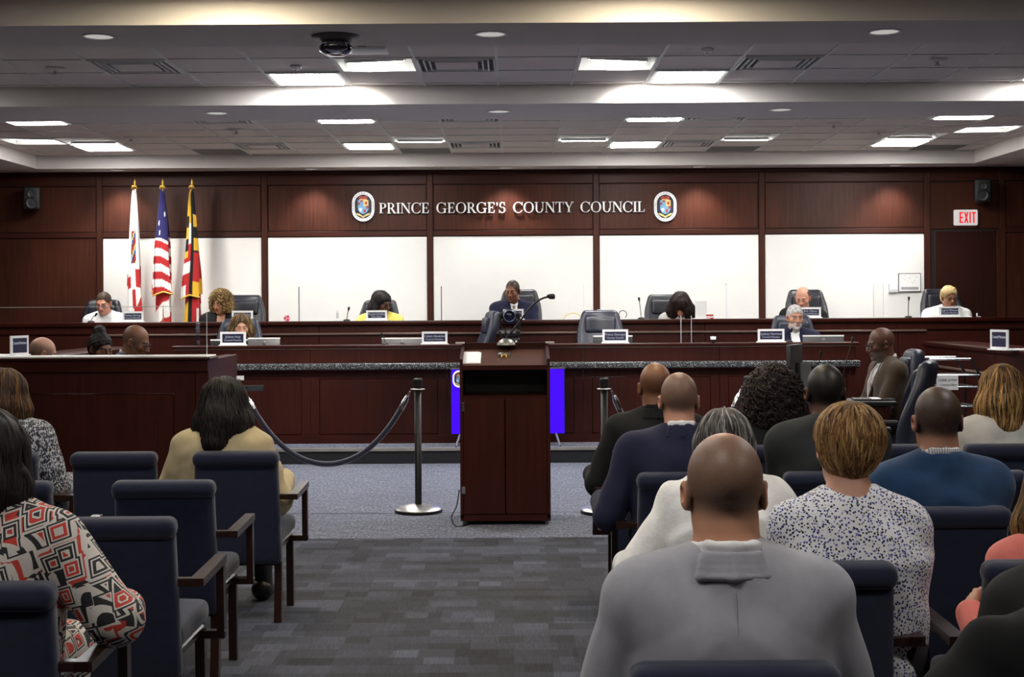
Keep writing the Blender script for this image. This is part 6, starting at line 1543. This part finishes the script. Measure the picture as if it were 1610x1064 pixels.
person('chairman with short black hair in a navy suit at the centre of the dais', 806, 440, UD, UPP_Z, .50, yaw=180, lean=4, hp=13, hy=-20, hs=1.04, sw=.215, bulk=1.08, skin=(.24, .10, .055), outfit=suit(C_NAVY, tie=TIED), stub=buzz((.008, .006, .006), -.058, .1, None, .97), beard=((.03, .016, .012), .3), hands='desk', extra=pin, seed=44, **FD)
person('woman bent over the upper dais with dark hair hiding her face', 1070, 463, UD, UPP_Z, .50, yaw=180, lean=26, hp=48, hy=-14, hs=1.04, sw=.19, skin=TANSK, outfit=topw(C_GREYTOP, name='top'),
       hair=long_hair((.014, .009, .009), [([(0, -.04, .06), (0, -.09, -.04), (0, -.06, -.16)], [.095, .09, .07]), ([(.05, .0, .05), (.09, .03, -.04), (.10, .07, -.17)], [.07, .07, .05]), ([(-.05, .0, .05), (-.09, .03, -.04), (-.10, .07, -.17)], [.07, .07, .05])], [(.025, .015, .013), (.04, .022, .018)], 500, .16, fr=None), hands='desk', seed=45, **FD)
person('balding man in a dark suit on the upper dais at the right', 1262, 451, UD, UPP_Z, .50, yaw=180, lean=10, hp=20, hy=-24, hs=1.05, sw=.205, skin=(.55, .28, .19), outfit=suit(C_BLACK), hair=fringe_hair((.05, .042, .038)), brow=(.06, .04, .03), hands='desk', seed=46, **FD)
def chin_hand(c): pass
person('woman with cropped blond hair and glasses in a white jacket at the right', 1492, 451, UD, UPP_Z, .50, yaw=180, lean=16, hp=8, hy=6, hs=1.03, sw=.21, bulk=1.1, skin=(.34, .16, .09), outfit=dict(kind='top', mat=C_WJ, o=.024, collar=.016, name='jacket', ar=1.2), brow=(.2, .13, .06),
       hair=short_hair((.62, .46, .22), (.088, .106, .100), [(.72, .56, .30), (.55, .38, .16)], -.055, 350, .05, ((.02, .03, .075), (.075, .07, .058)), .002, fy=.097), glasses=BLACKM, hands=((-.03, .33, .90), (.16, .40, .77)), poles=((-.7, -.1, -.9), (.6, -.7, -.4)), seed=47, **FD)
# ---- lower dais
LWD = 14.98
person('woman with highlighted shoulder-length hair on the lower dais', 379, 495, LWD, LOWP_Z, .49, yaw=180, lean=16, hp=10, hy=14, hs=1.02, sw=.18, skin=(.52, .27, .18), outfit=suit(C_BLACK), brow=(.06, .035, .02),
       hair=long_hair((.07, .040, .018), [([(0, -.05, .04), (0, -.08, -.06)], [.09, .08]), ([(.055, -.01, .05), (.085, .0, -.04), (.09, .02, -.12)], [.05, .05, .035]), ([(-.055, -.01, .05), (-.085, .0, -.04), (-.09, .02, -.12)], [.05, .05, .035])], [(.10, .06, .025), (.32, .21, .09), (.05, .026, .012)], 600, .12, fy=.125, fr=(.080, .095, .115)), hands='desk', seed=51, **FD)
person('man with white hair and beard in a navy blazer on the lower dais', 1250, 480, LWD, LOWP_Z, .49, yaw=180, lean=10, hp=4, hy=5, hs=1.08, sw=.215, bulk=1.08, skin=(.44, .22, .14), outfit=suit(C_NAVY), hair=short_hair((.42, .41, .40), (.080, .101, .093), None, -.06, 0, fy=.096), beard=((.60, .58, .55), .9), brow=(.05, .035, .03), eyes='open', hands='desk', seed=52, **FD)
# ---- clerk in profile at the right
def lanyard(c):
    B = c['B']; m = MB()
    for s in (-1, 1): m.tube([tuple(B(s * .05, .075, .0)), tuple(B(s * .035, .135, -.12)), tuple(B(0, .165, -.32))], .004, 6)
    m.build('lanyard', BLACK, c['root'])
person('clerk with grey beard and glasses in a brown jacket seated in profile', 1385, 515, 11.72, 0, .47, yaw=97, lean=2, hp=9, hs=1.12, sw=.20, bulk=1.12, skin=(.10, .042, .024), outfit=suit(C_BROWN, tie=TIEG, ar=1.1, vopen=(.085, .05)), beard=((.16, .14, .125), .7), glasses=BLACKM, hands=((-.14, .36, .66), (.16, .34, .66)), extra=lanyard, seed=53, fine=.004, coarse=.012, neckw=1.1)
